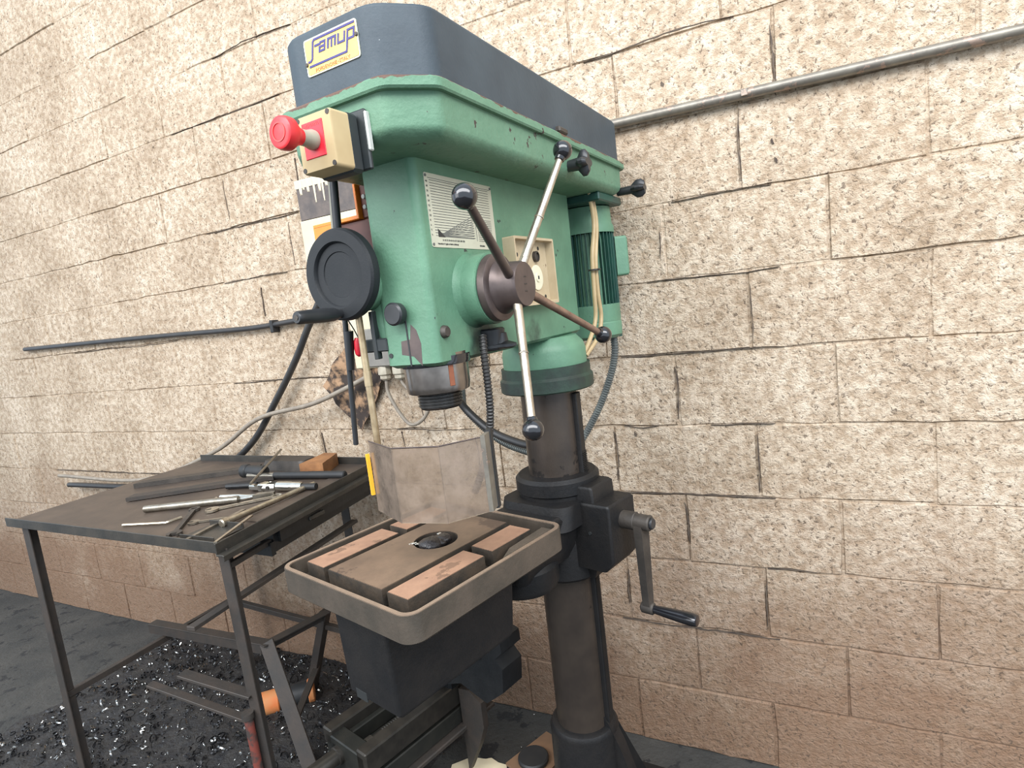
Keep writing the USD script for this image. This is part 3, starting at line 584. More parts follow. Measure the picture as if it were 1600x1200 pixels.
# clear chuck guard on its zinc rod, hung from the left of the head
gp = [(.497, -.104), (.538, -.018), (.522, .063), (.463, .103), (.436, .097)]
def sheet(P, z0, z1, t=.0022):
    out = []
    for (xa, ya), (xb, yb) in zip(P[:-1], P[1:]):
        d = np.array([xb-xa, yb-ya]); n_ = np.array([d[1], -d[0]])/np.linalg.norm(d)*t
        out.append(hull([(x, y, z) for z in (z0, z1) for x, y in ((xa, ya), (xb, yb), (xa-n_[0], ya-n_[1]), (xb-n_[0], yb-n_[1]))]))
    return out
gd = None
for i in range(3):
    m = sheet(gp[i:i+2], 1.056, 1.180)
    if gd is None: gd = obj('guard_panel', m, 'clear_guard', drill, smooth=False, label='scratched clear panel of the chuck guard')
    else: obj('guard_panel', m, 'clear_guard', drill, smooth=False, label='scratched clear panel of the chuck guard')
obj('guard_post', [hull([(x, y, z) for x, y in ((.463, .103), (.459, .109), (.436, .097), (.432, .102)) for z in (1.056, 1.183)])], 'conduit_steel', drill)
obj('guard_post', [hull([(x, y, z) for x, y in ((.437, .0965), (.433, .1040), (.424, .0930), (.420, .100)) for z in (1.052, 1.186)])], 'dark_rubber', drill)
obj('guard_strip', hull([(x, y, z) for x, y in ((.498, -.1045), (.496, -.109), (.503, -.1075), (.501, -.112)) for z in (1.085, 1.158)]), 'yellow_strip', drill, label='yellow edge strip of the guard')
for (xa, ya), (xb, yb) in zip(gp[:-2], gp[1:-1]): obj('guard_edge', bar((xa, ya, 1.1805), (xb, yb, 1.1805), .0026, .002), 'hub_steel', drill)
obj('guard_rod', [cyl((.492, -.088, 1.405), (.492, -.088, 1.160), .0058, n=16, b=.001), cyl((.492, -.088, 1.275), (.492, -.088, 1.30), .0068, n=16)], 'zinc_rod', drill)
obj('rod_bracket', [box(.472, .484, -.074, -.066, 1.318, 1.398, .001), box(.468, .482, -.095, -.045, 1.330, 1.352, .002)], 'estop_base', drill)
# orange sheet bracket under the belt pan, left of the head
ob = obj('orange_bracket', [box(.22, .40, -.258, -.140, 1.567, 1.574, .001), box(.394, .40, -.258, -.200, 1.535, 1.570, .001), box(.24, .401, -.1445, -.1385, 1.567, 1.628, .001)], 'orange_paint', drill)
obj('shaded_side', box(.22, .392, -.200, -.110, 1.50, 1.5665, .002), 'orange_shaded', ob, label='orange box under the lip, with shade put into its colour')
obj('side_plate', box(.24, .392, -.138, -.116, 1.567, 1.625, .002), 'orange_shaded', ob)  # same orange sheet, its shaded side painted dark red
for z in (1.604, 1.586): obj('screw', cyl((.392, -.127, z), (.396, -.127, z), .004, n=10), 'white_paint', ob)
# rod and light tube hanging from the stop box
obj('hanging_rod', [cyl((.45, -.138, 1.64), (.45, -.160, 1.40), .0072, n=14), cyl((.45, -.160, 1.41), (.45, -.182, 1.160), .0048, n=14, b=.001), cyl((.45, -.158, 1.37), (.45, -.166, 1.30), .009, .007, n=14)], 'black_plastic', drill)
obj('hanging_tube', cyl((.446, -.147, 1.64), (.446, -.161, 1.52), .0055, n=14), 'grey_plastic', drill)
# black ribbed hose down past the quill
obj('coolant_hose', tube([(.36, .066, 1.335), (.372, .072, 1.300), (.372, .072, 1.25), (.366, .066, 1.20), (.356, .050, 1.15), (.352, .030, 1.10), (.352, .002, 1.045)], .0072, 12, 8, rib=.0062), 'cable_black', drill)
obj('red_tag', [lathe([(.002, 0), (.0065, .004), (.0085, .014), (.0085, .028), (.006, .034)], (.44, -.150, 1.322), (.0, .1, 1), 14)], 'red_print', drill, label='small red tag on a wire')
obj('tag_wire', tube([(.44, -.146, 1.356), (.442, -.152, 1.372), (.447, -.158, 1.39)], .001, 6, 5), 'cable_black', drill)
# ---------------------------------------------------------------- things around the drill (world coordinates)
class Thing:
    def __init__(s, name, label, cat_, loc, group=None): s.loc = np.array(loc, float); s.prim = thing(name, label, cat_, loc, 0, group)
    def p(s, name, ms, mat_, parent=None, **kw): return obj(name, T(cat(ms), -s.loc), mat_, parent or s.prim, **kw)

# conduit and cables on the wall
t = Thing('conduit_pipe', 'bare steel conduit pipe running along the wall behind the belt cover', 'pipe', (-.2, -.018, 1.815))
t.p('pipe', cyl((-.98, -.020, 1.833), (2.0, -.020, 1.772), .0125, n=18), 'conduit_steel')
t.p('saddle', hull([(x, y, z) for x in (-.112, -.098) for y, z in ((-.034, 1.823), (-.034, 1.809), (.0, 1.831), (.0, 1.800))]), 'conduit_steel')
t = Thing('power_cable', 'thick black cable running level along the wall left of the handwheel', 'cable', (-1.9, -.02, 1.41))
t.p('cable', tube([(-3.6, -.02, 1.45), (-2.6, -.02, 1.43), (-2.06, -.022, 1.415), (-1.88, -.022, 1.412), (-1.69, -.022, 1.418), (-1.5, -.022, 1.425)], .0105, 12, 8), 'cable_black')
t.p('cable_clip', [box(-1.80, -1.785, -.036, .0, 1.385, 1.432, .003)], 'dark_rubber')
t = Thing('hanging_cable', 'black rubber cable sagging from the handwheel down to the left', 'cable', (-1.8, -.05, 1.1))
t.p('cable', tube([(-1.50, -.062, 1.48), (-1.585, -.058, 1.386), (-1.672, -.054, 1.279), (-1.805, -.05, 1.139), (-1.99, -.05, .962), (-2.211, -.05, .857), (-2.7, -.05, .76), (-3.4, -.05, .74)], .0125, 12, 8), 'cable_black')
t = Thing('hanging_cable', 'thin grey-brown cable rising across the wall to the white glands', 'cable', (-1.8, -.06, 1.06))
t.p('cable', tube([(-3.4, -.085, .80), (-2.7, -.085, .80), (-2.188, -.085, .93), (-1.892, -.085, 1.065), (-1.612, -.080, 1.113), (-1.448, -.072, 1.161), (-1.323, -.07, 1.205)], .0085, 12, 8), 'cable_grey')

# painted board and cabinet behind the head
t = Thing('backboard', 'dark board on the wall with runs of cream paint, behind the stop box', 'board', (-1.3, -.015, 1.74))
t.p('board', box(-1.572, -1.05, -.022, .0, 1.760, 1.895, .002), 'backboard')
for x, l, w in ((-1.55, .05, .012), (-1.535, .035, .010), (-1.515, .045, .012), (-1.487, .085, .007), (-1.462, .052, .012), (-1.448, .086, .0065), (-1.43, .04, .013), (-1.40, .048, .012), (-1.36, .04, .012)):
    t.p('paint_run', [hull([(x-w*.9, -.0235, 1.896), (x+w*.9, -.0235, 1.896), (x-w*.4, -.0225, 1.896-l), (x+w*.4, -.0225, 1.896-l), (x, -.026, 1.896-l*.9), (x, -.026, 1.892)])], 'drip_paint')
t.p('paint_edge', box(-1.575, -1.05, -.0245, -.0225, 1.868, 1.897, .0008), 'drip_paint')
t = Thing('cream_panel', 'cream painted panel on the wall behind the handwheel', 'panel', (-1.3, -.015, 1.6))
t.p('panel', box(-1.575, -1.02, -.024, .0, 1.50, 1.759, .002), 'cabinet_cream')
t = Thing('junction_box', 'cream junction box on the wall with two white cable glands beneath', 'junction box', (-1.18, -.03, 1.36))
bx = t.p('case', box(-1.405, -.95, -.045, .0, 1.225, 1.495, .004), 'cabinet_cream')
t.p('side_box', box(-1.315, -1.10, -.09, -.0455, 1.232, 1.36, .004), 'grey_box', label='grey box on the front of the cream case')
for x in (-1.262, -1.202):
    t.p('cable_gland', [lathe([(.022, 1.232), (.024, 1.222), (.024, 1.205), (.019, 1.200), (.019, 1.190), (.012, 1.184)][::-1], (x, -.065, 0), (0, 0, 1), 8)], 'gland_white')
t.p('gland_cable', tube([(-1.262, -.065, 1.19), (-1.258, -.066, 1.13), (-1.195, -.068, 1.036), (-1.137, -.066, 1.046), (-1.098, -.062, 1.10), (-1.08, -.06, 1.16), (-1.07, -.05, 1.225)], .0062, 10, 8), 'cable_grey')
t.p('gland_cable', tube([(-1.202, -.065, 1.19), (-1.192, -.066, 1.165), (-1.150, -.068, 1.135), (-1.10, -.066, 1.15), (-1.06, -.06, 1.225)], .0055, 10, 8), 'cable_grey')

# oily rag pinned to the wall
nx, nz = 22, 22; V, F = [], []
for i in range(nx):
    for j in range(nz):
        u, v = i/(nx-1), j/(nz-1)
        c = (1-u)*(1-v)*np.array([-1.432, 1.00]) + u*(1-v)*np.array([-1.29, 1.20]) + u*v*np.array([-1.432, 1.335]) + (1-u)*v*np.array([-1.588, 1.170])
        V.append((c[0], -.020-.020*meshkit.fbm(np.array([[u*4, v*4, 3.0]]), 3)[0]-.008*math.sin(9*(u-v)), c[1]))
for i in range(nx-1):
    for j in range(nz-1): a = i*nz+j; F += [(a, a+nz, a+nz+1), (a, a+nz+1, a+1)]
V = np.array(V); V2 = np.vstack([V, V+[0, .002, 0]]); n_ = len(V)
F2 = F + [(a+n_, c+n_, b+n_) for a, b, c in F]
edge = [i*nz for i in range(nx)] + [(nx-1)*nz+j for j in range(1, nz)] + [i*nz+nz-1 for i in range(nx-2, -1, -1)] + [j for j in range(nz-2, 0, -1)]
for a, b in zip(edge, edge[1:]+edge[:1]): F2 += [(a, b+n_, b), (a, a+n_, b+n_)]
tag(obj('rag', trimesh.Trimesh(V2, F2, process=False), 'rag', smooth=60), 'oily brown rag hanging cornerwise on the wall above the tool bench', 'rag')

# hoses and flexible conduit reaching the column
t = Thing('black_hose', 'thick black hose curving from behind the quill to the column', 'hose', (-.8, -.27, 1.06))
t.p('hose', tube([(-1.02, -.10, 1.26), (-.93, -.18, 1.195), (-.877, -.25, 1.155), (-.847, -.25, 1.108), (-.774, -.26, 1.052), (-.690, -.28, 1.026), (-.62, -.30, 1.018)], .0105, 12, 8), 'cable_black')
t = Thing('ribbed_hose', 'grey ribbed hose lying under the black hose, curving to the column', 'hose', (-.8, -.25, 1.03))
t.p('hose', tube([(-1.00, -.08, 1.235), (-.92, -.15, 1.162), (-.872, -.225, 1.115), (-.835, -.23, 1.074), (-.764, -.24, 1.022), (-.690, -.258, .999), (-.60, -.28, .985)], .0095, 12, 8, rib=.006), 'hose_grey')
t = Thing('flexible_conduit', 'grey ribbed conduit curving from the motor down behind the column', 'conduit', (-.47, -.12, 1.15))
t.p('conduit', tube([(-.452, -.115, 1.275), (-.452, -.118, 1.23), (-.466, -.12, 1.175), (-.502, -.125, 1.093), (-.545, -.14, 1.018), (-.59, -.18, .95)], .0105, 14, 8, rib=.0066), 'hose_grey')

# ---------------------------------------------------------------- steel tool bench at the left
BL = (-1.26, -.75, 0)
def rx(y): return -1.329 + (-.135-y)*.1185               # right edge of the bench top
t = Thing('tool_bench', 'dark steel tool bench with an angle-iron rim, at the left under the hanging cables', 'bench', BL)
t.p('bench_top', hull([(x, y, z) for x, y in ((rx(-.10)-.002, -.10), (rx(-.77)-.002, -.77), (-2.25, -.77), (-2.25, -.10)) for z in (.893, .899)]), 'bench_plate')
def rail(p0, p1, w, h, m='bench_steel', nm='rim'): return t.p(nm, bar(p0, p1, w, h), m)
rail((rx(-.09), -.09, .899), (rx(-.78), -.78, .899), .004, .028)
rail((rx(-.09)+.011, -.09, .8845), (rx(-.78)+.011, -.78, .8845), .022, .004)
rail((rx(-.09)+.0225, -.09, .878), (rx(-.78)+.0225, -.78, .878), .003, .014)
rail((-2.25, -.098, .907), (rx(-.1), -.098, .907), .004, .034); rail((-2.25, -.77, .899), (rx(-.77), -.77, .899), .004, .028)
dw = t.p('drawer', [hull([(x, y, z) for x, y in ((rx(-.15)-.002, -.15), (rx(-.60)-.002, -.60), (rx(-.6)-.14, -.60), (rx(-.15)-.14, -.15)) for z in (.812, .868)]),
                    hull([(x, y, z) for x, y in ((rx(-.16)+.010, -.16), (rx(-.585)+.010, -.585), (rx(-.585)-.005, -.585), (rx(-.16)-.005, -.16)) for z in (.835, .866)])], 'drawer_steel')
t.p('drawer_lip', hull([(x, y, z) for x, y in ((rx(-.6)+.0, -.60), (rx(-.615), -.615), (rx(-.61)-.16, -.615), (rx(-.6)-.16, -.60)) for z in (.806, .842)]), 'drawer_steel', dw)
for y in (-.44,): t.p('drawer_catch', box(rx(y)+.008, rx(y)+.018, y-.03, y+.03, .846, .858, .002), 'bench_steel', dw)
def leg(x, y, z0=0, z1=.89, sx=1): t.p('leg', angle_iron((x, y, z0), (x, y, z1), .036, .004, up=(0, -1, 0), side=sx), 'frame_rust')
t.p('leg', angle_iron((-1.262, -.755, 0), (-1.285, -.755, .89), .036, .004, up=(0, -1, 0)), 'frame_rust'); leg(-1.435, -.19); leg(-2.2, -.755); leg(-2.2, -.12)
t.p('painted_sleeve', cyl((-1.258, -.768, .02), (-1.268, -.768, .46), .011, n=14), 'red_paint_worn', label='lower leg sleeve with worn red paint')
t.p('sleeve_collar', cyl((-1.268, -.768, .455), (-1.268, -.768, .47), .015, n=14), 'frame_rust')
t.p('rail', bar((-1.27, -.74, .84), (-1.36, -.14, .84), .014, .014), 'frame_rust')
t.p('rail', bar((-1.29, -.85, .735), (-1.37, -.20, .735), .024, .010), 'frame_rust')
t.p('rail', bar((-1.45, -.80, .56), (-1.262, -.75, .505), .030, .008), 'frame_rust'); t.p('rail', bar((-1.60, -.80, .50), (-1.27, -.75, .43), .022, .008), 'frame_rust')
t.p('rail', bar((-2.2, -.75, .3), (-2.2, -.12, .3), .02, .02), 'frame_rust'); t.p('rail', bar((-2.2, -.12, .3), (-1.44, -.18, .3), .02, .02), 'frame_rust')

# tools on the bench
TOP = .8995
def tool(name, label, cat_, loc, parts, group=None):
    q = Thing(name, label, cat_, loc, group)
    for nm, ms, m in parts: q.p(nm, ms, m)
def tilted(pts, w, h, z=0): return [hull([(x, y, zz) for x, y in pts for zz in (TOP+z, TOP+z+h)])]
tool('wood_block', 'orange-brown offcut of timber lying at the rear of the tool bench', 'wood block', (-1.40, -.27, TOP),
     [('block', tilted([(-1.552, -.108), (-1.492, -.108), (-1.440, -.232), (-1.530, -.248)], 0, .042), 'wood_block')])
tool('round_bar', 'black round bar with a grey end lying level across the tool bench', 'bar', (-1.5, -.29, TOP),
     [('bar', cyl((-1.61, -.286, TOP+.013), (-1.328, -.252, TOP+.013), .0125, n=16, b=.003), 'dark_rubber'), ('grey_end', cyl((-1.72, -.299, TOP+.013), (-1.608, -.286, TOP+.013), .0105, n=14), 'tool_steel')])
yk = Thing('socket_joint', 'chrome knuckle joint with a forked end on the tool bench', 'socket tool', (-1.45, -.39, TOP))
yk.p('barrel', lathe([(.014, 0), (.0155, .003), (.0155, .052), (.014, .056), (.014, .088), (.011, .094)], (-1.475, -.392, TOP+.016), (.1, .011, 0), 24), 'chrome')
yk.p('shank', cyl((-1.383, -.382, TOP+.014), (-1.335, -.372, TOP+.014), .010, n=14), 'dark_rubber')
for s in (-1, 1): yk.p('fork_arm', hull([(x, y+s*.013, z) for x, y in ((-1.53, -.398), (-1.475, -.392)) for z in (TOP+.004, TOP+.027)] + [(-1.53, -.398+s*.018, TOP+.015), (-1.475, -.392+s*.017, TOP+.015)]), 'chrome')
yk.p('web', box(-1.540, -1.518, -.416, -.382, TOP+.002, TOP+.028, .004), 'chrome'); yk.p('pin', cyl((-1.498, -.414, TOP+.016), (-1.498, -.376, TOP+.016), .006, n=12), 'dark_iron')
yk.p('drive_end', box(-1.585, -1.538, -.412, -.392, TOP+.004, TOP+.022, .004), 'chrome')
tool('breaker_bar', 'long pale steel bar with a knobbed end at the front of the bench', 'bar', (-1.37, -.5, TOP),
     [('bar', cyl((-1.372, -.655, TOP+.012), (-1.372, -.345, TOP+.012), .0085, .0075, n=14), 'bright_steel'), ('knob', cyl((-1.372, -.672, TOP+.012), (-1.372, -.650, TOP+.012), .0115, n=14, b=.003), 'bright_steel')])
tool('thin_rod', 'thin grey rod leaning up over the tools towards the wall', 'rod', (-1.65, -.27, TOP), [('rod', cyl((-1.56, -.42, TOP+.030), (-1.775, -.10, TOP+.05), .0042, n=10), 'tool_steel')])
sp = Thing('open_spanner', 'grey open-ended spanner at the left of the bench, its jaw to the left', 'spanner', (-1.5, -.53, TOP))
def flat(P, z0, z1): return T(extr(P, z1-z0), (0, 0, z0))
def spanner_poly(p0, p1, w=.011, hr=.020):
    p0, p1 = np.array(p0), np.array(p1); d = p1-p0; L = np.linalg.norm(d); d /= L; n = np.array([-d[1], d[0]])
    from shapely.geometry import LineString, Point
    g = LineString([p0, p1]).buffer(w*.5).union(Point(p0).buffer(hr)).difference(LineString([p0-d*hr*1.5, p0-d*.001]).buffer(hr*.42, cap_style=2)).union(Point(p1).buffer(hr*.8)).difference(Point(p1).buffer(hr*.45))
    return g
for (a, b), lab, nm in ((((-1.54, -.575), (-1.425, -.445)), None, 'spanner'),): sp.p('spanner', T(trimesh.creation.extrude_polygon(spanner_poly(a, b), .006, engine='earcut'), (0, 0, TOP+.002)), 'bright_steel')
sp = Thing('ring_spanner', 'small worn spanner half hidden under the breaker bar', 'spanner', (-1.43, -.6, TOP))
sp.p('spanner', T(trimesh.creation.extrude_polygon(spanner_poly((-1.50, -.660), (-1.40, -.600), .009, .015), .005, engine='earcut'), (0, 0, TOP+.001)), 'tool_steel')
tool('steel_strip', 'flat bright steel strip sticking up beside the bench rim', 'strip', (-1.3, -.68, TOP), [('strip', tilted([(-1.262, -.775), (-1.256, -.770), (-1.325, -.610), (-1.333, -.614)], 0, .004, .012), 'bright_steel')])
tool('steel_strip', 'dark narrow steel strip under the pale breaker bar', 'strip', (-1.42, -.64, TOP), [('strip', tilted([(-1.385, -.770), (-1.375, -.766), (-1.415, -.560), (-1.427, -.563)], 0, .006, .003), 'tool_steel')])
tool('rubber_roller', 'stubby black rubber roller with a collar at the back of the bench', 'roller', (-1.72, -.28, TOP),
     [('roller', cyl((-1.735, -.283, TOP+.0245), (-1.655, -.283, TOP+.0245), .0205, n=24, b=.003), 'dark_rubber'), ('collar', cyl((-1.762, -.283, TOP+.0245), (-1.735, -.283, TOP+.0245), .0235, n=24, b=.004), 'dark_rubber')])
tool('iron_block', 'dark iron clamp block at the rear of the bench, left of the timber', 'block', (-1.62, -.16, TOP), [('block', [layers([(rpoly(-1.79, -1.56, -.20, -.115, .02), TOP), (rpoly(-1.77, -1.58, -.19, -.12, .02), TOP+.034)])], 'dark_iron')])
tool('flat_bar', 'wide brown flat bar slanting from the left under the thin rod', 'bar', (-1.75, -.38, TOP), [('bar', tilted([(-2.0, -.52), (-1.98, -.56), (-1.60, -.30), (-1.625, -.262)], 0, .012, .002), 'frame_rust')])
tool('flat_bar', 'dark flat bar at the far left rear of the tool bench', 'bar', (-1.9, -.25, TOP), [('bar', tilted([(-2.15, -.40), (-2.14, -.44), (-1.78, -.21), (-1.80, -.175)], 0, .016, .0), 'dark_iron')])
tool('steel_plate', 'loose brown steel plate lying against the right rim of the bench', 'plate', (-1.37, -.45, TOP), [('plate', tilted([(-1.345, -.18), (-1.300, -.62), (-1.352, -.62), (-1.395, -.20)], 0, .003, 0), 'bench_plate')])
tool('tin_box', 'open grey steel box under the breaker bar at the front of the bench', 'box', (-1.38, -.69, TOP), [('base', box(-1.43, -1.30, -.745, -.66, TOP, TOP+.003, .001), 'bench_steel'), ('side', box(-1.43, -1.30, -.663, -.66, TOP, TOP+.016, .001), 'bench_steel'), ('side', box(-1.43, -1.30, -.748, -.745, TOP, TOP+.012, .001), 'bench_steel')])
tool('scriber', 'thin bright scriber lying beside the timber offcut', 'scriber', (-1.39, -.222, TOP), [('needle', cyl((-1.455, -.226, TOP+.004), (-1.322, -.216, TOP+.003), .0022, .001, n=8), 'bright_steel')])
tool('pliers', 'dull steel pliers at the left edge of the bench', 'pliers', (-1.6, -.5, TOP),
     [('handle', tube([(-1.62, -.50, TOP+.008), (-1.58, -.512, TOP+.008), (-1.52, -.49, TOP+.009), (-1.49, -.46, TOP+.009)], .0055, 10, 6), 'chrome'), ('handle', tube([(-1.62, -.485, TOP+.009), (-1.57, -.472, TOP+.009), (-1.51, -.468, TOP+.009), (-1.485, -.455, TOP+.01)], .0055, 10, 6), 'chrome'),
      ('jaw', hull([(x, y, z) for x, y in ((-1.49, -.475), (-1.44, -.44), (-1.445, -.43), (-1.495, -.448)) for z in (TOP+.003, TOP+.015)]), 'tool_steel')])
tool('steel_tube', 'dull grey steel tube lying across the left of the bench', 'tube', (-1.62, -.55, TOP), [('tube', cyl((-1.78, -.62, TOP+.011), (-1.52, -.50, TOP+.011), .0105, n=16), 'tool_steel')])
tool('long_spanner', 'long dark spanner pointing at the front corner of the bench', 'spanner', (-1.5, -.65, TOP), [('spanner', T(trimesh.creation.extrude_polygon(spanner_poly((-1.47, -.735), (-1.61, -.58), .012, .019), .007, engine='earcut'), (0, 0, TOP+.001)), 'dark_iron')])
tool('hex_key', 'bright bent hex key at the front left of the bench', 'hex key', (-1.65, -.68, TOP), [('key', tube([(-1.72, -.72, TOP+.005), (-1.60, -.685, TOP+.005), (-1.59, -.68, TOP+.005), (-1.585, -.67, TOP+.005), (-1.58, -.64, TOP+.005)], .0042, 6, 4), 'bright_steel')])
tool('cold_chisel', 'stubby dark cold chisel behind the knuckle joint', 'chisel', (-1.62, -.40, TOP), [('chisel', [cyl((-1.70, -.40, TOP+.010), (-1.59, -.372, TOP+.010), .0095, n=8), hull([(-1.59, -.382, TOP+.003), (-1.59, -.362, TOP+.003), (-1.59, -.382, TOP+.017), (-1.59, -.362, TOP+.017), (-1.555, -.378, TOP+.009), (-1.553, -.352, TOP+.009)])], 'drawer_steel')])
# ---------------------------------------------------------------- welded trestle, vise on its stand, floor litter
t = Thing('angle_trestle', 'dark welded angle-iron trestle standing on the floor below the drill table', 'trestle', (-1.62, -.3, 0))
P1, P2 = (-1.678, -.407, .365), (-1.615, -.165, .365)
t.p('top_bar', angle_iron(P1, P2, .036, .005, side=1), 'frame_rust')
t.p('leg', angle_iron((-1.44, -.505, -.0), (-1.672, -.41, .36), .052, .006, up=(.3, -1, .3), side=1), 'frame_rust'); t.p('leg', bar((-1.756, -.172, 0), (-1.612, -.168, .36), .030, .030), 'frame_rust')
t.p('top_bar', angle_iron((-2.25, -.43, .362), (-1.66, -.405, .362), .036, .005, side=-1), 'frame_rust'); t.p('leg', bar((-2.2, -.43, 0), (-2.2, -.43, .35), .03, .03), 'frame_rust')
t.p('cross_bar', bar((-1.525, -.46, .125), (-1.70, -.172, .125), .024, .008), 'frame_rust')

v0, va, vp = np.array([-1.142, -.606, 0]), np.array([.250, .968, 0]), np.array([.968, -.250, 0])
def vf(s, w, z): return tuple(v0 + va*s + vp*w + np.array([0, 0, z]))
def vbox(s0, s1, w0, w1, z0, z1, b=.003): return frame(box(w0, w1, s0, s1, z0, z1, b), v0, vp, va, (0, 0, 1))
vz = .30
t = Thing('machine_vise', 'heavy dark machine vise with a long screw, under the drill table knee', 'vise', (-1.1, -.45, .16))
t.p('bed', [vbox(.0, .44, -.098, .098, .175, .225), vbox(.0, .045, -.090, .090, .22, .286)], 'vise_iron')
t.p('guide_rail', vbox(.0, .40, -.100, -.060, .255, vz, .004), 'vise_edge'); t.p('guide_rail', vbox(.0, .40, .058, .100, .235, vz, .004), 'vise_edge')
t.p('inner_way', vbox(.0, .40, -.060, -.040, .225, .27, .003), 'vise_iron')
scr = t.p('lead_screw', cyl(vf(.03, .035, .268), vf(.36, .035, .268), .011, n=16), 'vise_edge')
for k in range(14): t.p('thread', lathe([(.0105, 0), (.0135, .0022), (.0105, .0044)], vf(.10+k*.0075, .035, .268), va, 16), 'vise_edge', scr)
t.p('screw_boss', lathe([(.017, 0), (.017, .020), (.013, .022)], vf(.045, .035, .268), va, 20), 'vise_edge')
t.p('handle_boss', lathe([(.018, -.16), (.021, -.155), (.021, -.012), (.025, -.010), (.025, .002)], vf(.0, -.030, .245), va, 26), 'vise_edge')
t.p('fixed_jaw', [vbox(.30, .42, -.095, .10, .29, .45, .006), frame(extr([(-.02, .30), (.17, .34), (.28, .385), (.375, .362), (.440, .415), (.448, .482), (.426, .504), (.452, .528), (.450, .558), (.408, .568), (.410, .592), (.20, .595), (-.02, .50)], .075),
     np.array(vf(.33, -.075, 0)), vp, (0, 0, 1), -va)], 'drawer_steel')
t.p('jaw_ring', frame(T(trimesh.creation.torus(.021, .0022, 20, 6), (.355, .505, 0)), np.array(vf(.25, -.075, 0)), vp, (0, 0, 1), -va), 'tool_steel')
t = Thing('vise_stand', 'low dark steel stand with splayed legs under the machine vise', 'stand', (-1.0, -.35, 0))
t.p('top_plate', vbox(-.01, .45, -.09, .12, .160, .1745), 'frame_rust')
t.p('leg', bar(vf(.40, .10, .16), (-1.00, -.215, .0), .045, .012), 'frame_rust'); t.p('leg', bar(vf(.33, .10, .16), (-1.16, -.40, .0), .04, .010), 'frame_rust')
t.p('leg', bar(vf(.05, -.06, .16), vf(-.02, -.12, 0), .04, .01), 'frame_rust'); t.p('leg', bar(vf(.40, -.06, .16), vf(.45, -.14, 0), .04, .01), 'frame_rust')
t.p('gusset', frame(extr([(.125, .02), (.19, .14), (.215, .20), (.215, .275), (.17, .30), (.125, .29)], .02), np.array(vf(.345, -.02, 0)), vp, (0, 0, 1), -va), 'frame_rust')

t = Thing('floor_roll', 'rusty orange and grey roll lying on the floor behind the trestle', 'roll', (-1.78, -.28, .05))
t.p('roll', cyl((-1.845, -.345, .052), (-1.785, -.285, .052), .042, n=26, b=.004), 'orange_block'); t.p('dark_middle', cyl((-1.785, -.285, .052), (-1.715, -.215, .052), .040, n=26), 'dark_rubber'); t.p('rim', cyl((-1.715, -.215, .052), (-1.700, -.200, .052), .043, n=26, b=.003), 'orange_block')
pc = np.array([(-1.035, -.30), (-1.00, -.262), (-.985, -.270), (-.972, -.250), (-.945, -.246), (-.93, -.236), (-.90, -.246), (-.872, -.246), (-.84, -.30), (-.88, -.40), (-1.0, -.40)])
tag(obj('cardboard_scrap', T(extr(pc, .004), (0, 0, .001)), 'cardboard'), 'torn cream cardboard scrap on the floor at the bottom edge', 'cardboard')
tag(obj('cardboard_scrap', hull([(-.842, -.268, .001), (-.818, -.262, .001), (-.832, -.262, .045), (-.838, -.256, .001), (-.82, -.256, .002)]), 'cardboard'), 'small upright cream paper shred beside the column base', 'cardboard')
tag(obj('brown_board', hull([(x, y, z) for (x, y), z0 in (((-.84, -.30), 0), ((-.775, -.145), 0), ((-.68, -.18), 0), ((-.72, -.34), 0)) for z in (.056, .064)] ), 'brown_card'), 'curved brown board lying on the drill foot beside the column', 'board')
tag(obj('black_puck', cyl((-.765, -.265, .064), (-.765, -.265, .080), .045, n=30, b=.004), 'dark_rubber'), 'round black rubber pad on the brown board by the column', 'pad')

# swarf
hp = []
gx, gy = np.meshgrid(np.linspace(-2.9, -1.0, 60), np.linspace(-1.3, -.0, 44), indexing='ij')
n3 = meshkit.fbm(np.stack([gx*3, gy*3, gx*0], -1), 4, 5); n4 = meshkit.fbm(np.stack([gx*14, gy*14, gx*0], -1), 3, 9)
ed = np.clip(np.minimum.reduce([(gx+2.9)/.3, (-1.0-gx)/.35, (gy+1.3)/.3, (0.03-gy)/.03]), 0, 1)
gz = ed*(.004+.034*np.clip(n3-.35, 0, 1)*1.6+.012*n4) - .004
V = np.stack([gx, gy, gz], -1).reshape(-1, 3); F = []
for i in range(59):
    for j in range(43): a = i*44+j; F += [(a, a+44, a+45), (a, a+45, a+1)]
tag(obj('swarf_heap', trimesh.Trimesh(V, F, process=False), 'swarf_heap', smooth=True), 'dark heap of metal swarf spread over the floor at the left', 'swarf', kind='stuff')
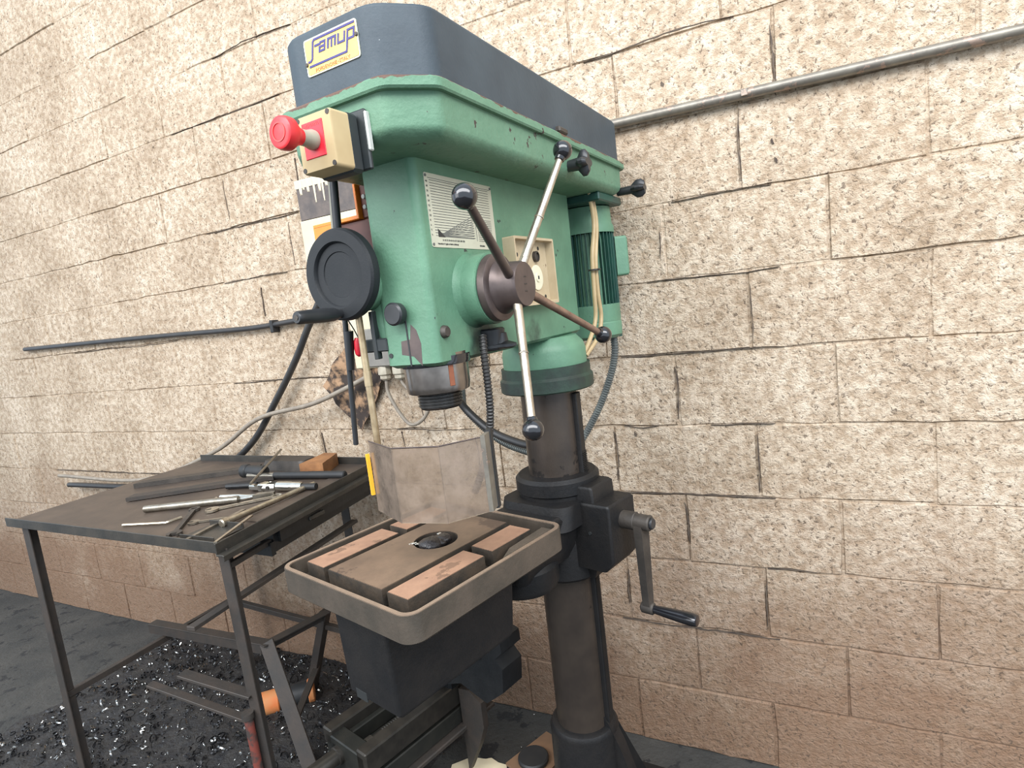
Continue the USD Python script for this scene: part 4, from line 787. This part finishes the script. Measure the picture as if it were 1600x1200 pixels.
def curl(turns, r, L, w, n=26):
    th = np.linspace(0, 2*np.pi*turns, n); rr = r*(1+.25*np.sin(th*.7))
    a = np.c_[rr*np.cos(th), rr*np.sin(th), L*th/th[-1]]; b = a+[0, 0, w]; V = np.vstack([a, b]); F = []
    for i in range(n-1): F += [(i, i+1, n+i+1), (i, n+i+1, n+i)]
    return trimesh.Trimesh(V, F, process=False)
pi = UsdGeom.PointInstancer.Define(stage, '/World/swarf_curls')
tag(pi.GetPrim(), 'bright curls and chips of metal swarf on the floor', 'swarf', kind='stuff')
protos = [(curl(1.6, .006, .012, .0035), 'swarf_curl'), (curl(.55, .014, .004, .004, 12), 'swarf_curl'), (curl(2.6, .005, .024, .004, 34), 'swarf_dark'), (hull([(-.004, -.002, 0), (.005, -.001, .001), (.002, .003, 0), (-.002, .002, .0015)]), 'swarf_curl'), (curl(1.2, .010, .01, .005, 18), 'swarf_dark')]
pp = []
for m, mm in protos: pp.append(obj('curl', m, mm, pi.GetPrim(), smooth=True).GetPath())
pi.CreatePrototypesRel().SetTargets(pp)
pos, ori, idx, scl = [], [], [], []
for k in range(4200):
    x, y = rng.uniform(-2.75, -.55), -1.15*rng.random()**1.1-.01
    if x > -1.15 and rng.random() < .93: continue
    if math.hypot(x+.65, y+.6) < .45: continue
    i = min(59, max(0, int((x+2.9)/1.9*59))); j = min(43, max(0, int((y+1.3)/1.3*43)))
    z = max(gz[i, j], 0)+.002 if x < -1.0 else .002
    pos.append((x, y, z)); q = rng.normal(size=4); q /= np.linalg.norm(q); ori.append(Gf.Quath(*map(float, q)))
    idx.append(int(rng.choice(5, p=[.20, .16, .18, .24, .22])) if x < -1.15 else 3); scl.append((rng.uniform(.7, 1.5),)*3)
pi.CreatePositionsAttr(Vt.Vec3fArray.FromNumpy(np.array(pos, np.float32))); pi.CreateOrientationsAttr(Vt.QuathArray(ori))
pi.CreateProtoIndicesAttr(Vt.IntArray(idx)); pi.CreateScalesAttr(Vt.Vec3fArray.FromNumpy(np.array(scl, np.float32)))
